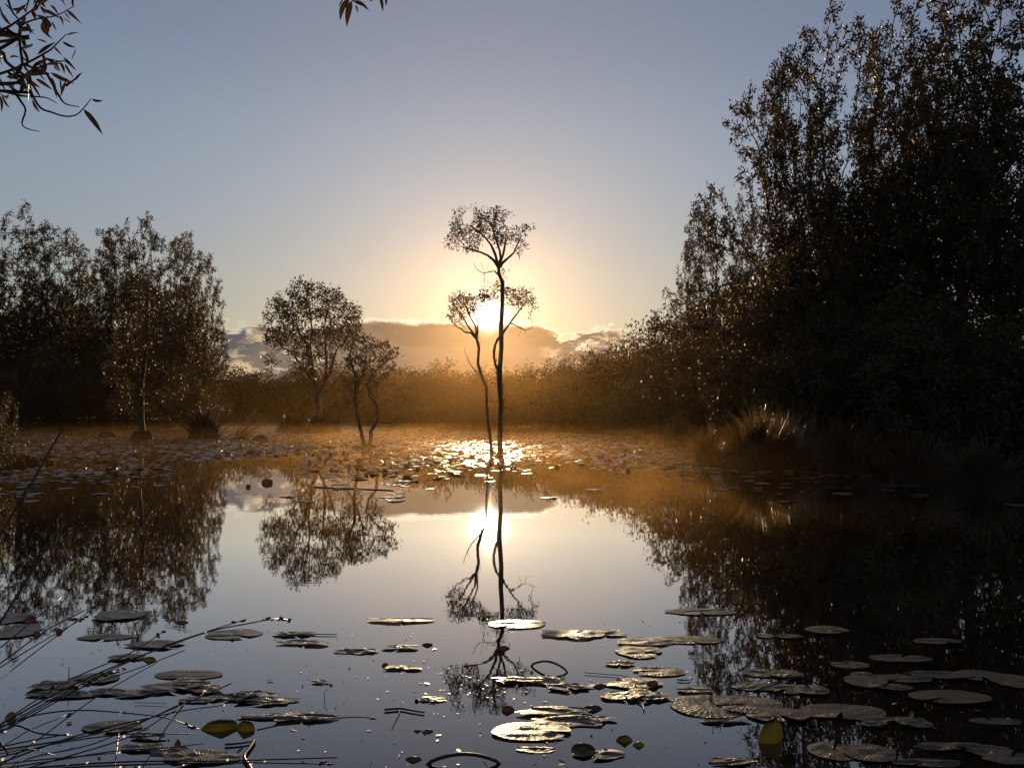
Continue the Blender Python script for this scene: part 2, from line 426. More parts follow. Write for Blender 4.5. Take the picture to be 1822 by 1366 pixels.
def centre_trees():
    rng = np.random.default_rng(11); Y = 24.0; s = Y / F
    P, par = [], []
    base = [(890.2, 816), (889.6, 800), (889.1, 780), (889.1, 757), (890.4, 735), (891, 712), (889, 686), (888.3, 662), (890.5, 640), (892.1, 617), (891.6, 598), (891.4, 579), (893, 556), (893.7, 533), (894, 517), (894, 502), (890.5, 494), (887.6, 487), (887.2, 476)]
    ids = chain(P, par, base, None, Y, rng, 0.02)
    j658, j594 = ids[7], ids[10]
    # looping side limb and the right limb with its dead branch
    chain(P, par, [(882, 650), (878.8, 636), (879, 625), (881.2, 614), (885.5, 604), (890, 599)], j658, Y, rng, 0.05, r=(0.05, 0.04))
    r = chain(P, par, [(899, 586), (907.4, 575), (913, 567), (918.8, 560), (924, 552), (930, 544), (937, 538)], j594, Y - 0.1, rng, 0.06, r=(0.035, 0.015))
    d = chain(P, par, [(914, 577), (922.6, 582), (928, 585), (934, 588), (941, 586), (949, 582), (957, 580)], r[1], Y - 0.1, rng, 0.05, r=(0.022, 0.008))
    chain(P, par, [(926, 592), (922, 600)], d[2], Y, rng, 0.04); chain(P, par, [(936, 596), (944, 600), (950, 598)], d[3], Y, rng, 0.04); chain(P, par, [(946, 572), (944, 565)], d[5], Y, rng, 0.04)
    e_ = chain(P, par, [(880, 482), (872, 483.5), (862, 485.5), (855, 484), (848, 478), (843, 468)], ids[-3], Y, rng, 0.05, r=(0.022, 0.008))
    chain(P, par, [(858, 474), (855, 466)], e_[2], Y, rng, .04); chain(P, par, [(866, 478), (869, 471)], e_[1], Y, rng, .04)
    chain(P, par, [(898, 492), (899, 484), (894, 477)], ids[-4], Y, rng, 0.04)
    # the upper fork: main limbs of the umbrella crown
    f = ids[-1]
    lim = [[(881, 466), (872, 458), (862, 452), (848, 447), (836, 443), (824, 440)], [(884, 464), (880, 450), (874, 436), (865, 424), (852, 412), (842, 405)],
           [(889, 466), (890, 452), (886, 437), (880, 420), (876, 402)], [(894, 468), (903, 460), (914, 450), (920, 436), (928, 420)], [(892, 462), (897, 445), (899, 428), (901, 408)]]
    st = len(P)
    for l in lim: chain(P, par, l, f, Y, rng, 0.16, sub=2, r=(0.05, 0.014))
    sk = len(P)
    A = np.concatenate([clumps(rng, 868, 410, 60, 34, Y, 34, 26, 7, 12, -.55), clumps(rng, 826, 398, 34, 36, Y, 16, 22, 5, 10), clumps(rng, 918, 412, 28, 34, Y, 14, 22, 5, 10), clumps(rng, 806, 428, 18, 16, Y, 7, 20, 4, 8),
                        clumps(rng, 836, 366, 12, 14, Y, 4, 14, 3, 6), clumps(rng, 868, 386, 44, 16, Y, 12, 20, 5, 10), px_blob(rng, 838, 446, 16, 6, Y, 16), px_blob(rng, 926, 450, 8, 6, Y, 12)])
    Pc, pc = colonize(P, par, A, 1.2, 0.125, 0.115, seed=3, noise_=0.22, start=st)
    # lower right crown and the thin veil in front of the sun
    A2 = np.concatenate([px_blob(rng, 925, 530, 26, 16, Y, 300, 0.8), px_blob(rng, 905, 525, 16, 16, Y, 140, 0.8), px_blob(rng, 946, 540, 10, 8, Y, 50), px_blob(rng, 872, 524, 18, 13, Y, 130), px_blob(rng, 884, 510, 8, 10, Y, 40)])
    Pc, pc = colonize(list(Pc), list(pc), A2, 1.0, 0.115, 0.11, seed=5, noise_=0.25, start=0)
    dead = lambda q: ~((q[:, 2] < P0z(560)) | ((q[:, 2] > P0z(494)) & (q[:, 2] < P0z(462)) & (q[:, 0] < (870 - 911) * s)))
    Pr = Pc - Pc[0]; off = Pc[0]
    def P0z(py): return at(0, py, Y)[2]
    rg = np.random.default_rng(7)
    b, l = finish_tree(Pr, pc, 0.074, 0.105, 0.019, 6, rg, 0.05, 3, r_tip=0.0048, keep=lambda q: dead(q + off), flare=1.7)
    tree_meshes('tall', (b, l)); place_tree('tall', 'pond_tree', off[0], off[1], off[2], 1, 0, 'tall slim tree with an umbrella crown standing in the water just right of the sun')
    # left tree
    P, par = [], []
    ids = chain(P, par, [(875.8, 812), (874, 795), (871.5, 769), (868, 745), (866.3, 723), (865.8, 704), (865.5, 685), (861, 679), (857.9, 673), (854, 660), (850.3, 647), (851, 633), (852.2, 620), (850.5, 611), (848.4, 603)], None, Y + 0.5, rng, 0.02)
    t = chain(P, par, [(849, 664), (843, 656), (838, 650), (832, 638), (828, 628), (825.6, 620)], ids[8], Y + .5, rng, 0.05, r=(0.022, 0.008)); chain(P, par, [(836, 634), (836, 628)], t[3], Y + .5, rng, .03)
    chain(P, par, [(856, 612), (854, 600), (849, 594)], ids[-3], Y + .5, rng, .03)
    st = len(P)
    f = ids[-1]
    for l in [[(843, 594), (837, 586), (829, 574), (822, 563), (815, 553), (809, 545)], [(838, 592), (826, 590), (815, 583), (806, 574), (800, 566)], [(850, 590), (851, 576), (846, 562), (840, 550)], [(846, 580), (838, 566), (831, 550), (824, 536)]]:
        chain(P, par, l, f, Y + .5, rng, 0.1, sub=2, r=(0.035, 0.010))
    A = np.concatenate([px_blob(rng, 820, 541, 24, 22, Y + .5, 420, 0.8), px_blob(rng, 806, 532, 9, 12, Y + .5, 90), px_blob(rng, 840, 540, 18, 16, Y + .5, 200), px_blob(rng, 812, 560, 14, 18, Y + .5, 110), px_blob(rng, 860, 530, 16, 9, Y + .5, 110)])
    Pc, pc = colonize(P, par, A, 1.0, 0.115, 0.11, seed=8, noise_=0.25, start=st)
    Pr = Pc - Pc[0]; off = Pc[0]
    b, l = finish_tree(Pr, pc, 0.050, 0.105, 0.019, 6, rg, 0.05, 3, r_tip=0.0048, keep=lambda q: (q + off)[:, 2] > P0z(585), flare=1.6)
    tree_meshes('slim', (b, l)); place_tree('slim', 'pond_tree', off[0], off[1], off[2], 1, 0, 'thin crooked tree with a small crown left of the sun, beside the taller one')
centre_trees()

# ---- other trees standing in or beside the water
def traced(key, base, limbs, blobs, Y, trunk_r, leaf, wid, per, seed, label, step, di, maxtips=2, up=0.0, r_tip=0.007, name='pond_tree', lm=None, group=None, dk=None):
    rng = np.random.default_rng(seed); P, par = [], []
    ids = chain(P, par, base, None, Y, rng, 0.03, r=(trunk_r, trunk_r * 0.6))
    for k, l, r_ in limbs: chain(P, par, l, ids[k], Y, rng, Y * 0.008, sub=2, r=(r_, r_ * 0.35))
    A = np.concatenate([clumps(rng, *b[1:5], Y, *b[5:]) if b[0] == 'c' else px_blob(rng, *b[:4], Y, b[4], 0.9, 0.45) for b in blobs])
    P, par = colonize(P, par, A, di, dk or step * 1.1, step, seed=seed, noise_=0.22, up=up, start=max(1, len(ids) // 2))
    off = P[0].copy(); P = P - off
    b, l = finish_tree(P, par, trunk_r, leaf, wid, per, rng, step * 0.42, maxtips, r_tip=r_tip, flare=1.35)
    tree_meshes(key, (b, l), lm); return place_tree(key, name, off[0], off[1], off[2], 1, 0, label, group=group)
traced('round', [(567, 770), (567, 752), (567, 739), (566, 720), (565.4, 703), (561, 684)],
       [(5, [(545, 660), (529, 642), (520, 627), (502, 618), (488, 598), (482, 578)], .11), (5, [(552, 648), (549, 633), (548, 615), (535, 598), (529, 580), (526, 557)], .14),
        (5, [(556, 650), (552, 616), (555, 586), (552, 557), (546, 530)], .12), (4, [(578, 681), (581, 645), (579, 616), (576, 581), (586, 548)], .14), (4, [(582, 672), (592, 645), (599, 622), (615, 606), (624, 585)], .10)],
       [('c', 553, 574, 84, 66, 95, 26, 9, 17), ('c', 500, 580, 38, 40, 22, 24, 7, 13), ('c', 616, 566, 28, 34, 20, 24, 7, 13), ('c', 536, 518, 24, 20, 12, 22, 6, 11), ('c', 582, 526, 26, 18, 12, 22, 6, 11), ('c', 556, 600, 60, 50, 26, 26, 9, 14), (478, 640, 14, 16, 90), (560, 650, 44, 30, 420), (548, 692, 36, 22, 190), (630, 560, 14, 22, 120), (486, 605, 20, 16, 120)],
       68, 0.34, 0.26, 0.06, 13, 21, 'round-crowned tree on a grassy mound, with clouds showing between its limbs', 0.42, 3.0, maxtips=3)
traced('twin', [(652, 800), (648, 792), (644, 774), (640, 756), (634, 733), (631, 704), (634, 674)],
       [(0, [(657, 794), (660, 768), (666, 757), (672, 747), (671.5, 733), (671, 721), (663, 711), (657.7, 703.5), (653.3, 683), (663.5, 665), (678, 651), (690, 640)], .085),
        (3, [(636, 748), (628, 741), (620, 731), (611, 716)], .03), (5, [(640, 680), (648, 655), (650, 630)], .03), (6, [(628, 655), (622, 632), (628, 610)], .03)],
       [('c', 642, 628, 34, 36, 42, 24, 6, 10), ('c', 684, 634, 25, 28, 24, 24, 6, 10), ('c', 622, 662, 20, 34, 18, 22, 5, 9), ('c', 652, 668, 40, 26, 22, 20, 5, 9), (626, 702, 22, 28, 150), (664, 612, 22, 14, 150), (632, 604, 16, 12, 120), (698, 655, 10, 14, 60)],
       30.5, 0.085, 0.13, 0.028, 11, 22, 'small tree with two bare trunks forming a V, left of the sun', 0.19, 1.6, maxtips=3, r_tip=0.005)
traced('mound', [(252, 780), (252, 765), (251, 745), (251, 722), (251, 700), (252, 680)],
       [(5, [(244, 650), (236, 620), (232, 590)], .07), (5, [(258, 640), (262, 600), (264, 560), (264, 520), (262, 495)], .08), (4, [(270, 680), (286, 650), (296, 620)], .05), (4, [(232, 690), (216, 668), (205, 640)], .05), (2, [(236, 735), (222, 720)], .03)],
       [('c', 262, 530, 26, 46, 30, 24, 6, 11), ('c', 250, 600, 46, 50, 46, 26, 7, 13), ('c', 292, 625, 38, 50, 20, 26, 7, 12), ('c', 214, 645, 30, 44, 18, 26, 7, 12), ('c', 255, 685, 70, 44, 28, 26, 7, 12), (310, 690, 26, 30, 200), (262, 490, 10, 14, 60), (226, 720, 34, 18, 100)],
       46, 0.20, 0.17, 0.036, 13, 23, 'tree rising from a dark root mound in the water in front of the left wood', 0.26, 2.2, maxtips=3)

# ---- repeated kinds
V1 = [plume_tree(31 + k, 10, [5.0, 6.2, 4.4, 6.6][k], [5, 6, 4, 7][k], 0.135, 0.026, [22, 22, 22, 22][k], 5600, trunk_r=0.13, low=[.22, .16, .26, .14][k], maxtips=3) for k in range(4)]
for k, v in enumerate(V1): tree_meshes('plume%d' % k, v)
for k in range(3): tree_meshes('high%d' % k, plume_tree(91 + k, 10, [4.6, 5.4, 4.2][k], [4, 5, 4][k], .135, .026, 20, 3600, trunk_r=.12, low=[.42, .48, .38][k], maxtips=3))
def bush_tree(seed, H, Wc, leaf, wid, per, nat, step):
    rng = np.random.default_rng(seed)
    P = [np.array([0, 0, 0.]), np.array([0, 0, H * .08]), np.array([0.03 * H, 0, H * .16])]; par = [-1, 0, 1]; A = []
    for j in range(9):
        a = rng.uniform(0, 6.28); rr = Wc * 0.5 * math.sqrt(rng.uniform(0, .8)); t = rng.uniform(.55, .98) * H * (1 - 0.35 * rr / (Wc * .5))
        A.append(ell_pts(rng, (rr * math.cos(a), rr * math.sin(a), t * .55), (Wc * .20, Wc * .20, t * .48), nat // 9, 0.5))
    A = np.concatenate(A); A = A[A[:, 2] > H * .05]
    P, par = colonize(P, par, A, H * .3, step * 1.1, step, seed=seed, noise_=.2, start=0)
    return finish_tree(P, par, H * .016, leaf, wid, per, rng, step * .45, 3, r_tip=.008)
V2 = [bush_tree(61 + k, 6, [5.5, 6.5, 4.6][k], 0.17, 0.045, 9, 900, 0.3) for k in range(3)]
for k, v in enumerate(V2): tree_meshes('bush%d' % k, v)
V3 = [bush_tree(71 + k, 6, [5.5, 6.5, 4.6][k], 0.12, 0.028, 22, 1100, 0.26) for k in range(2)]
for k, v in enumerate(V3): tree_meshes('shrub%d' % k, v)
def top_h(px, py, Y): return at(px, py, Y)[2]
def put(key, h0, name, px, top, Y, rz, label, wide=1.0, group=None, cat='tree'):
    p = at(px, 745, Y); H = top_h(px, top, Y) - 0.15
    sc = H / HT[key]; return place_tree(key, name, p[0], Y, 0.12, sc * wide, rz, label, cat=cat, group=group, sz=sc)
left = [(3, 372, 84, 3, 'tallest tree of the left wood, cut by the left edge of the photo', .9), (38, 412, 92, 2, 'second tree of the left wood from the photo edge, with a thin tip', .8), (86, 420, 88, 1, 'broad dark tree of the left wood, third from the photo edge', .8),
        (130, 424, 97, 0, 'tree of the left wood with sky showing low between its stems', .8), (178, 428, 100, 2, 'narrow tree of the left wood just before the gap of sky', .75), (222, 386, 86, 0, 'tree with the highest ragged tip in the middle of the left wood', .8),
        (256, 404, 93, 3, 'dense tree behind the one on the root mound', .75), (296, 436, 84, 1, 'dark tree right of the middle of the left wood', .75), (328, 428, 88, 2, 'tree near the right end of the left wood with an upright tip', .85), (352, 470, 80, 0, 'last leaning tree at the right end of the left wood, before the open sky', .62)]
for i, (px, t, Y, k, lab, w_) in enumerate(left): put('plume%d' % k, 10, 'bank_tree', px, t, Y, i * 1.9, lab, w_, 'trees of the left wood')
lsh = [(20, 610, 76, 'shrub at the foot of the left wood, by the photo edge'), (90, 640, 80, 'shrub under the broad tree of the left wood'), (160, 630, 80, 'shrub at the foot of the gap in the left wood'), (215, 600, 78, 'tall shrub left of the mound tree'), (300, 640, 72, 'shrub right of the mound tree at the water'), (345, 668, 74, 'last shrub at the right foot of the left wood'), (372, 690, 84, 'low shrub trailing off right of the left wood'), (120, 560, 110, 'tall shrub filling the middle of the left wood'), (50, 540, 104, 'tall shrub filling the left wood by the edge'), (250, 560, 105, 'tall shrub filling the left wood behind the mound tree'), (190, 575, 112, 'shrub seen through the gap of the left wood'), (330, 570, 100, 'shrub filling the right part of the left wood')]
for i, (px, t, Y, lab) in enumerate(lsh): put('shrub%d' % (i % 2), 6, 'bank_shrub', px, t, Y, i * 1.3, lab, .75 if i in (5, 6) else .42 if i == 11 else .7 if i in (4, 9) else 1.1, 'shrubs of the left wood', 'shrub')
right = [(1200, 520, 52, 0, 'slender tree at the left end of the right wood', .9), (1236, 400, 44, 2, 'pointed tree, second from the left end of the right wood', .6), (1268, 352, 42, 2, 'tall pointed tree that tops the left end of the right wood', .6), (1318, 364, 38, 0, 'tree in the notch before the big trees of the right wood', .65),
         (1400, 125, 26, 0, 'big tree whose leaning crown makes the left outline of the right wood', .72), (1432, 68, 27, 2, 'big tree with a bright leafy top, left of the highest one', .7), (1494, 2, 25.5, 2, 'tree whose single tip almost touches the top of the photo', .7),
         (1552, 120, 29, 0, 'tree standing in the dip right of the single tip', .6), (1606, -12, 24.5, 0, 'tree with an open top, sky showing between its twigs', .66), (1668, -50, 26, 1, 'tree cut by the top of the photo, third from the right', .8), (1722, -70, 23, 2, 'tree cut by the top of the photo, second from the right', .85), (1790, -60, 24, 3, 'tree cut by the top right corner of the photo', .85), (1850, -90, 21, 0, 'tree just outside the right edge, its twigs reaching in', .85),
         (1370, 400, 40, 3, 'tree behind the leaning crown of the right wood', .6), (1420, 400, 42, 1, 'tree in the second row behind the bright leafy top', .8), (1510, 380, 44, 0, 'tree in the second row behind the single tip', .8), (1600, 470, 43, 3, 'tree in the second row behind the open top', .8), (1690, 470, 45, 2, 'tree in the second row, third from the right', .85), (1770, 480, 41, 1, 'tree in the second row, second from the right', .85), (1850, 470, 40, 0, 'tree in the second row at the right edge', .85)]
for i, (px, t, Y, k, lab, w_) in enumerate(right): put(('high%d' % (i % 3)) if 6 < i < 13 else 'plume%d' % k, 10, 'bank_tree', px, t, Y, i * 2.3 + .7, lab, w_, 'trees of the right wood')
rsh = [(1205, 600, 46, 'shrub below the slender tree at the left end of the right wood'), (1282, 560, 37, 'golden sparkling shrub left of the big trees'), (1352, 520, 31, 'tall sparkling shrub in front of the big trees'), (1412, 510, 27, 'sparkling shrub behind the bright tussock'), (1450, 520, 24, 'dark shrub right behind the bright tussock'), (1520, 540, 23, 'dark shrub below the single tip tree'), (1590, 520, 22, 'dark shrub in the middle of the right bank'), (1660, 540, 21, 'dark shrub of the right bank, third from the right'), (1740, 520, 20, 'dark shrub of the right bank, second from the right'), (1815, 540, 19, 'dark shrub at the right edge of the photo'), (1560, 520, 34, 'tall shrub behind the middle of the right bank'), (1680, 530, 33, 'tall shrub behind the right part of the right bank'), (1790, 530, 32, 'tall shrub behind the right edge of the right bank'), (1470, 430, 36, 'tall shrub behind the big trees'), (1150, 655, 50, 'low shrub where the far bank meets the right wood')]
for i, (px, t, Y, lab) in enumerate(rsh): put('shrub%d' % (i % 2), 6, 'bank_shrub', px, t, Y, i * 1.7 + .4, lab, .8 if i in (1, 2, 3) else 1.15, 'shrubs of the right wood', 'shrub')
hill = [(1026, 645, 82, 2, 'leftmost tree where the far bank begins to climb to the right'), (1062, 628, 84, 0, 'far bank tree right of the bright cloud edge'), (1100, 604, 86, 1, 'far bank tree below the step of the slope'), (1138, 580, 88, 2, 'far bank tree near the top of the slope'), (1168, 552, 86, 0, 'rounded gum at the top of the far slope, against the right wood'), (1085, 640, 68, 1, 'front tree low on the far slope'), (1130, 630, 62, 0, 'front tree of the far slope near the right wood')]
for i, (px, t, Y, k, lab) in enumerate(hill): put('bush%d' % k, 6, 'far_tree', px, t, Y, i * 1.1, lab, .72, 'trees on the far slope')
put('plume2', 10, 'far_tree', 1003, 630, 78, 0.4, 'thin spiky tree standing above the far bank before the bright cloud edge', .55, 'trees on the far slope')
def woods():
    rng = np.random.default_rng(5); V, Lp, Sz = [], [], []; nv = 0
    spots = []
    for px in range(330, 1130, 17):
        u = (px - 330) / 800.0
        Ys = np.interp(px, [330, 420, 600, 700, 760, 870, 1000, 1130], [150, 160, 152, 124, 84, 74, 69, 60])
        tp = np.interp(px, [330, 400, 480, 560, 700, 740, 800, 860, 920, 960, 1010, 1060, 1130], [652, 658, 666, 664, 656, 660, 668, 664, 664, 660, 655, 646, 620])
        for row in range(2):
            Y = Ys + row * rng.uniform(6, 12); t = tp + rng.normal(0, 9) + (1 - row) * rng.uniform(4, 34)
            spots.append((px + rng.uniform(-9, 9), t, Y))
    for i, (px, t, Y) in enumerate(spots):
        v, l, sz = V2[i % 3][1]; H = top_h(px, t, Y); sc = H / HT['bush%d' % (i % 3)]
        if i % 5 == 2: v, l, sz = V1[i % 4][1]; H = top_h(px, t - rng.uniform(2, 12), Y); sc = H / HT['plume%d' % (i % 4)]
        a = rng.uniform(0, 6.28); c_, s_ = math.cos(a), math.sin(a)
        x = at(px, 745, Y)[0]; w = sc * rng.uniform(0.9, 1.3)
        q = np.stack([(v[:, 0] * c_ - v[:, 1] * s_) * w + x, (v[:, 0] * s_ + v[:, 1] * c_) * w + Y, v[:, 2] * sc + .1], 1)
        V.append(q); Lp.append(np.asarray(l) + nv); Sz.append(sz); nv += len(q)
    me = mesh_np('far_wood', np.concatenate(V), np.concatenate(Lp), np.concatenate(Sz), MLF)
    tag(link('far_wood', me), 'low dark wood along the far bank under the cloud bank', 'wood', kind='stuff')
woods()

# ------------------------------------------------------------------ sedge tussocks and bank grass
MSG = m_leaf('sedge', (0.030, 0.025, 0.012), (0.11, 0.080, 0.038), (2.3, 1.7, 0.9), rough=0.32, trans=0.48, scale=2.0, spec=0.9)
MSD = m_leaf('sedge_shaded', (0.016, 0.014, 0.007), (0.050, 0.038, 0.018), (2.2, 1.6, 0.8), rough=0.45, trans=0.3, scale=2.0, spec=0.4)  # darker copy of the sedge: shade of the sunless tussocks put into the colour
MSO = m_rough('root_mat', (0.010, 0.008, 0.005), (0.028, 0.020, 0.012), 9.0, 0.95, 0.04)
def blades(rng, root, tipv, w, n=3):
    """curved grass blades: root (m,3), tipv (m,3) tip offset"""
    m = len(root); ts = np.linspace(0, 1, n + 1); side = norm(np.cross(tipv, rng.normal(0, 1, (m, 3)))) * (w * rng.uniform(.6, 1.3, m))[:, None]
    L_ = np.linalg.norm(tipv, axis=1); rows = []
    hor = tipv * [1, 1, 0]
    for t in ts:
        c = root + tipv * [0, 0, 1] * (t * (2 - t) if False else (t * 1.25 - .25 * t * t)) + hor * (t ** 1.8)
        ww = side * (1 - t) ** 0.6 if t < 1 else side * 0.04
        rows += [c - ww, c + ww]
    V = np.stack(rows, 1).reshape(-1, 3); k = np.arange(m)[:, None, None] * (2 * (n + 1)); q = np.arange(n)[None, :, None] * 2
    Fq = (k + q + np.array([0, 1, 3, 2])[None, None]).reshape(-1)
    return V, Fq, np.full(m * n, 4)
def cat_mesh(parts):
    V, Lp, Sz = [], [], []; nv = 0
    for v, l, s in parts: V.append(v); Lp.append(np.asarray(l) + nv); Sz.append(np.asarray(s)); nv += len(v)
    return np.concatenate(V), np.concatenate(Lp), np.concatenate(Sz)
def dome(rx, ry, h, rng, n=28, m=8, z0=-0.1):
    V = []; 
    for j in range(m + 1):
        t = j / m * math.pi / 2
        for i in range(n):
            a = i * 2 * math.pi / n; k = 1 + rng.normal(0, .07)
            V.append((rx * math.cos(a) * math.cos(t) * k, ry * math.sin(a) * math.cos(t) * k, z0 + (h - z0) * math.sin(t) * (1 + rng.normal(0, .05))))
    Lp = [];
    for j in range(m):
        for i in range(n): a, b = j * n + i, j * n + (i + 1) % n; Lp += [a, b, b + n, a + n]
    return np.array(V), Lp, [4] * (m * n)
def tussock(px0, px1, pyb, pyt, label, nb, seed, spiky=0.35, w=0.006, name='sedge_tussock', deep=0.8, core=0.62, cat='tussock', group='sedge tussocks', lean=0.0, Y=None, dark=False):
    rng = np.random.default_rng(seed); c = water((px0 + px1) / 2, pyb) if Y is None else np.array([at((px0 + px1) / 2, pyb, Y)[0], Y, 0])
    Yb = c[1]; rx = (px1 - px0) / 2 * Yb / F; H = (pyb - pyt) * Yb / F; ry = max(rx * deep, .1)
    c = c + np.array([0, ry * 0.8, 0])
    r = bpy.data.objects.new(name, None); C.objects.link(r); r.location = c; tag(r, label, cat, group)
    link('root_mass', mesh_np('root_mass', *dome(rx * 0.72, ry * .72, H * core, rng), MSO, smooth=True), r)
    nb = int(nb * .55); cl = rng.integers(0, 40, nb); a = (rng.uniform(0, 2 * math.pi, 40)[cl] + rng.normal(0, .16, nb)); q = np.clip(np.sqrt(rng.uniform(0.02, 1, 40))[cl] + rng.normal(0, .09, nb), 0, 1); lf = rng.uniform(.45, 1.5, 40)[cl]; ld = rng.normal(0, .28, (40, 3))[cl] 
    root = np.stack([rx * .72 * q * np.cos(a), ry * .72 * q * np.sin(a), H * core * np.sqrt(np.maximum(0, 1 - q * q)) - 0.03], 1)
    out = np.stack([np.cos(a) * q, np.sin(a) * q, np.full(nb, .9 - .55 * 1) + .9 * (1 - q)], 1) + rng.normal(0, .16, (nb, 3)) + ld; out[:, 2] = np.abs(out[:, 2]) + spiky
    L_ = H * (1 - core) * rng.uniform(.4, 1.5, nb) * lf * 1.25 + 0.04
    tipv = norm(out) * L_[:, None]; tipv[:, 0] += lean * L_; tipv[:, 2] = np.maximum(tipv[:, 2], -root[:, 2] + .02)
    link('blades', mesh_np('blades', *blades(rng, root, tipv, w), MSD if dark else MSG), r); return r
tussock(1262, 1500, 836, 752, 'large dark tussock with a bright backlit fringe on the right bank', 5200, 1, 0.35, 0.007, core=.66, deep=.6)
tussock(1232, 1300, 826, 772, 'small bright tussock at the left foot of the large one on the right bank', 1100, 2, .2, .007, core=.5)
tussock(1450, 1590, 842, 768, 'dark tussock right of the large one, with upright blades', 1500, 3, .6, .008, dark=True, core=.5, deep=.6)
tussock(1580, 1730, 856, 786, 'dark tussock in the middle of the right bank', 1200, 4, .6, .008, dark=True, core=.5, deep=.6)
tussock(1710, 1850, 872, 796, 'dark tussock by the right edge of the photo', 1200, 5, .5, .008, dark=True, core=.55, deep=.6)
tussock(1390, 1490, 800, 728, 'tall grass clump behind the large tussock', 1300, 6, .9, .009, core=.4, Y=20.5, deep=.5)
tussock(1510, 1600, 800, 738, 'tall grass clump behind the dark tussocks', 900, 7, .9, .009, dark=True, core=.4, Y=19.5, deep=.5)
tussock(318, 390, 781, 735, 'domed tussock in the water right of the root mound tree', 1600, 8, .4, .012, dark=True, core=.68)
tussock(398, 446, 782, 748, 'thin leaning reed clump beside the domed tussock', 260, 9, .7, .011, core=.15, lean=.7)
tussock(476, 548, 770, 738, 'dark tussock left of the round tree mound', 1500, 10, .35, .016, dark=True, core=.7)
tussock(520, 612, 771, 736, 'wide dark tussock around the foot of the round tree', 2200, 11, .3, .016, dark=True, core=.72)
tussock(450, 478, 757, 738, 'small reed clump behind the dark tussock', 400, 12, .6, .018, core=.4)
put('shrub0', 6, 'bank_shrub', -22, 700, 14.5, .3, 'bushy shrub cut by the left edge of the photo, level with the carpet of pads', .62, None, 'shrub')
tussock(1120, 1180, 782, 756, 'low sedge at the far end of the right bank', 700, 14, .4, .012, core=.5)
tussock(1178, 1240, 796, 752, 'dark sedge on the shore left of the large bright tussock', 1200, 15, .4, .010, core=.55)
def mound(px, pyb, w, h, label, seed, flat=.85, name='root_mound'):
    rng = np.random.default_rng(seed); c = water(px, pyb); s_ = c[1] / F; rx = w * s_ / 2
    v, l, z = dome(rx, rx * .7, h * s_, rng, 18, 5); v[:, 2] = np.minimum(v[:, 2], h * s_ * flat)
    o = link(name, mesh_np(name, v, l, z, MSO, smooth=True), None, c); tag(o, label, 'mound', 'root mounds in the pond'); return o
mound(253, 782, 42, 19, 'block-like root mound under the tree in front of the left wood', 3)
mound(191, 778, 34, 13, 'flat-topped root mound left of the mound tree', 4); mound(145, 775, 22, 12, 'small root mound near the left bank', 5); mound(122, 774, 24, 6, 'lowest root mound near the left bank, barely above water', 6)
mound(463, 784, 30, 11, 'rounded bare mound in the water between the tussocks', 7, .95); mound(641, 797, 34, 5, 'flat root patch at the foot of the V-shaped tree', 8, .8)
mound(888, 813, 26, 5, 'root swelling at the foot of the tall tree', 9, .9); mound(876, 808, 14, 4, 'small root swelling at the foot of the slim tree', 10, .9)
def bank_grass():
    rng = np.random.default_rng(9); x = rng.uniform(-90, 90, 400000); y = rng.uniform(1, 175, 400000)
    k = rng.uniform(0, 1, 400000) < np.clip(14 / (y + 6), 0, .5) ; x, y = x[k], y[k]
    sd = pond_sd(x, y); m = (sd > -0.02) & (sd < np.maximum(1.2, y * .09)) & (np.abs(x) < y * .75 + 9) & ~((y < 9) & (np.abs(x) < y * .62 + 1.2)); x, y, sd = x[m], y[m], sd[m]
    n = len(x); root = np.stack([x, y, np.minimum(sd * .25, .22)], 1)
    hh = rng.uniform(.15, .55, n) * np.clip(y / 30, .5, 2.2); tv = rng.normal(0, .35, (n, 3)); tv[:, 2] = 1; tv = tv * hh[:, None]
    v = blades(rng, root, tv, .010, 2)
    tag(link('bank_grass', mesh_np('bank_grass', *v, MSG)), 'dark grass along the edge of the banks', 'grass', kind='stuff'); print('grass', n)
bank_grass()

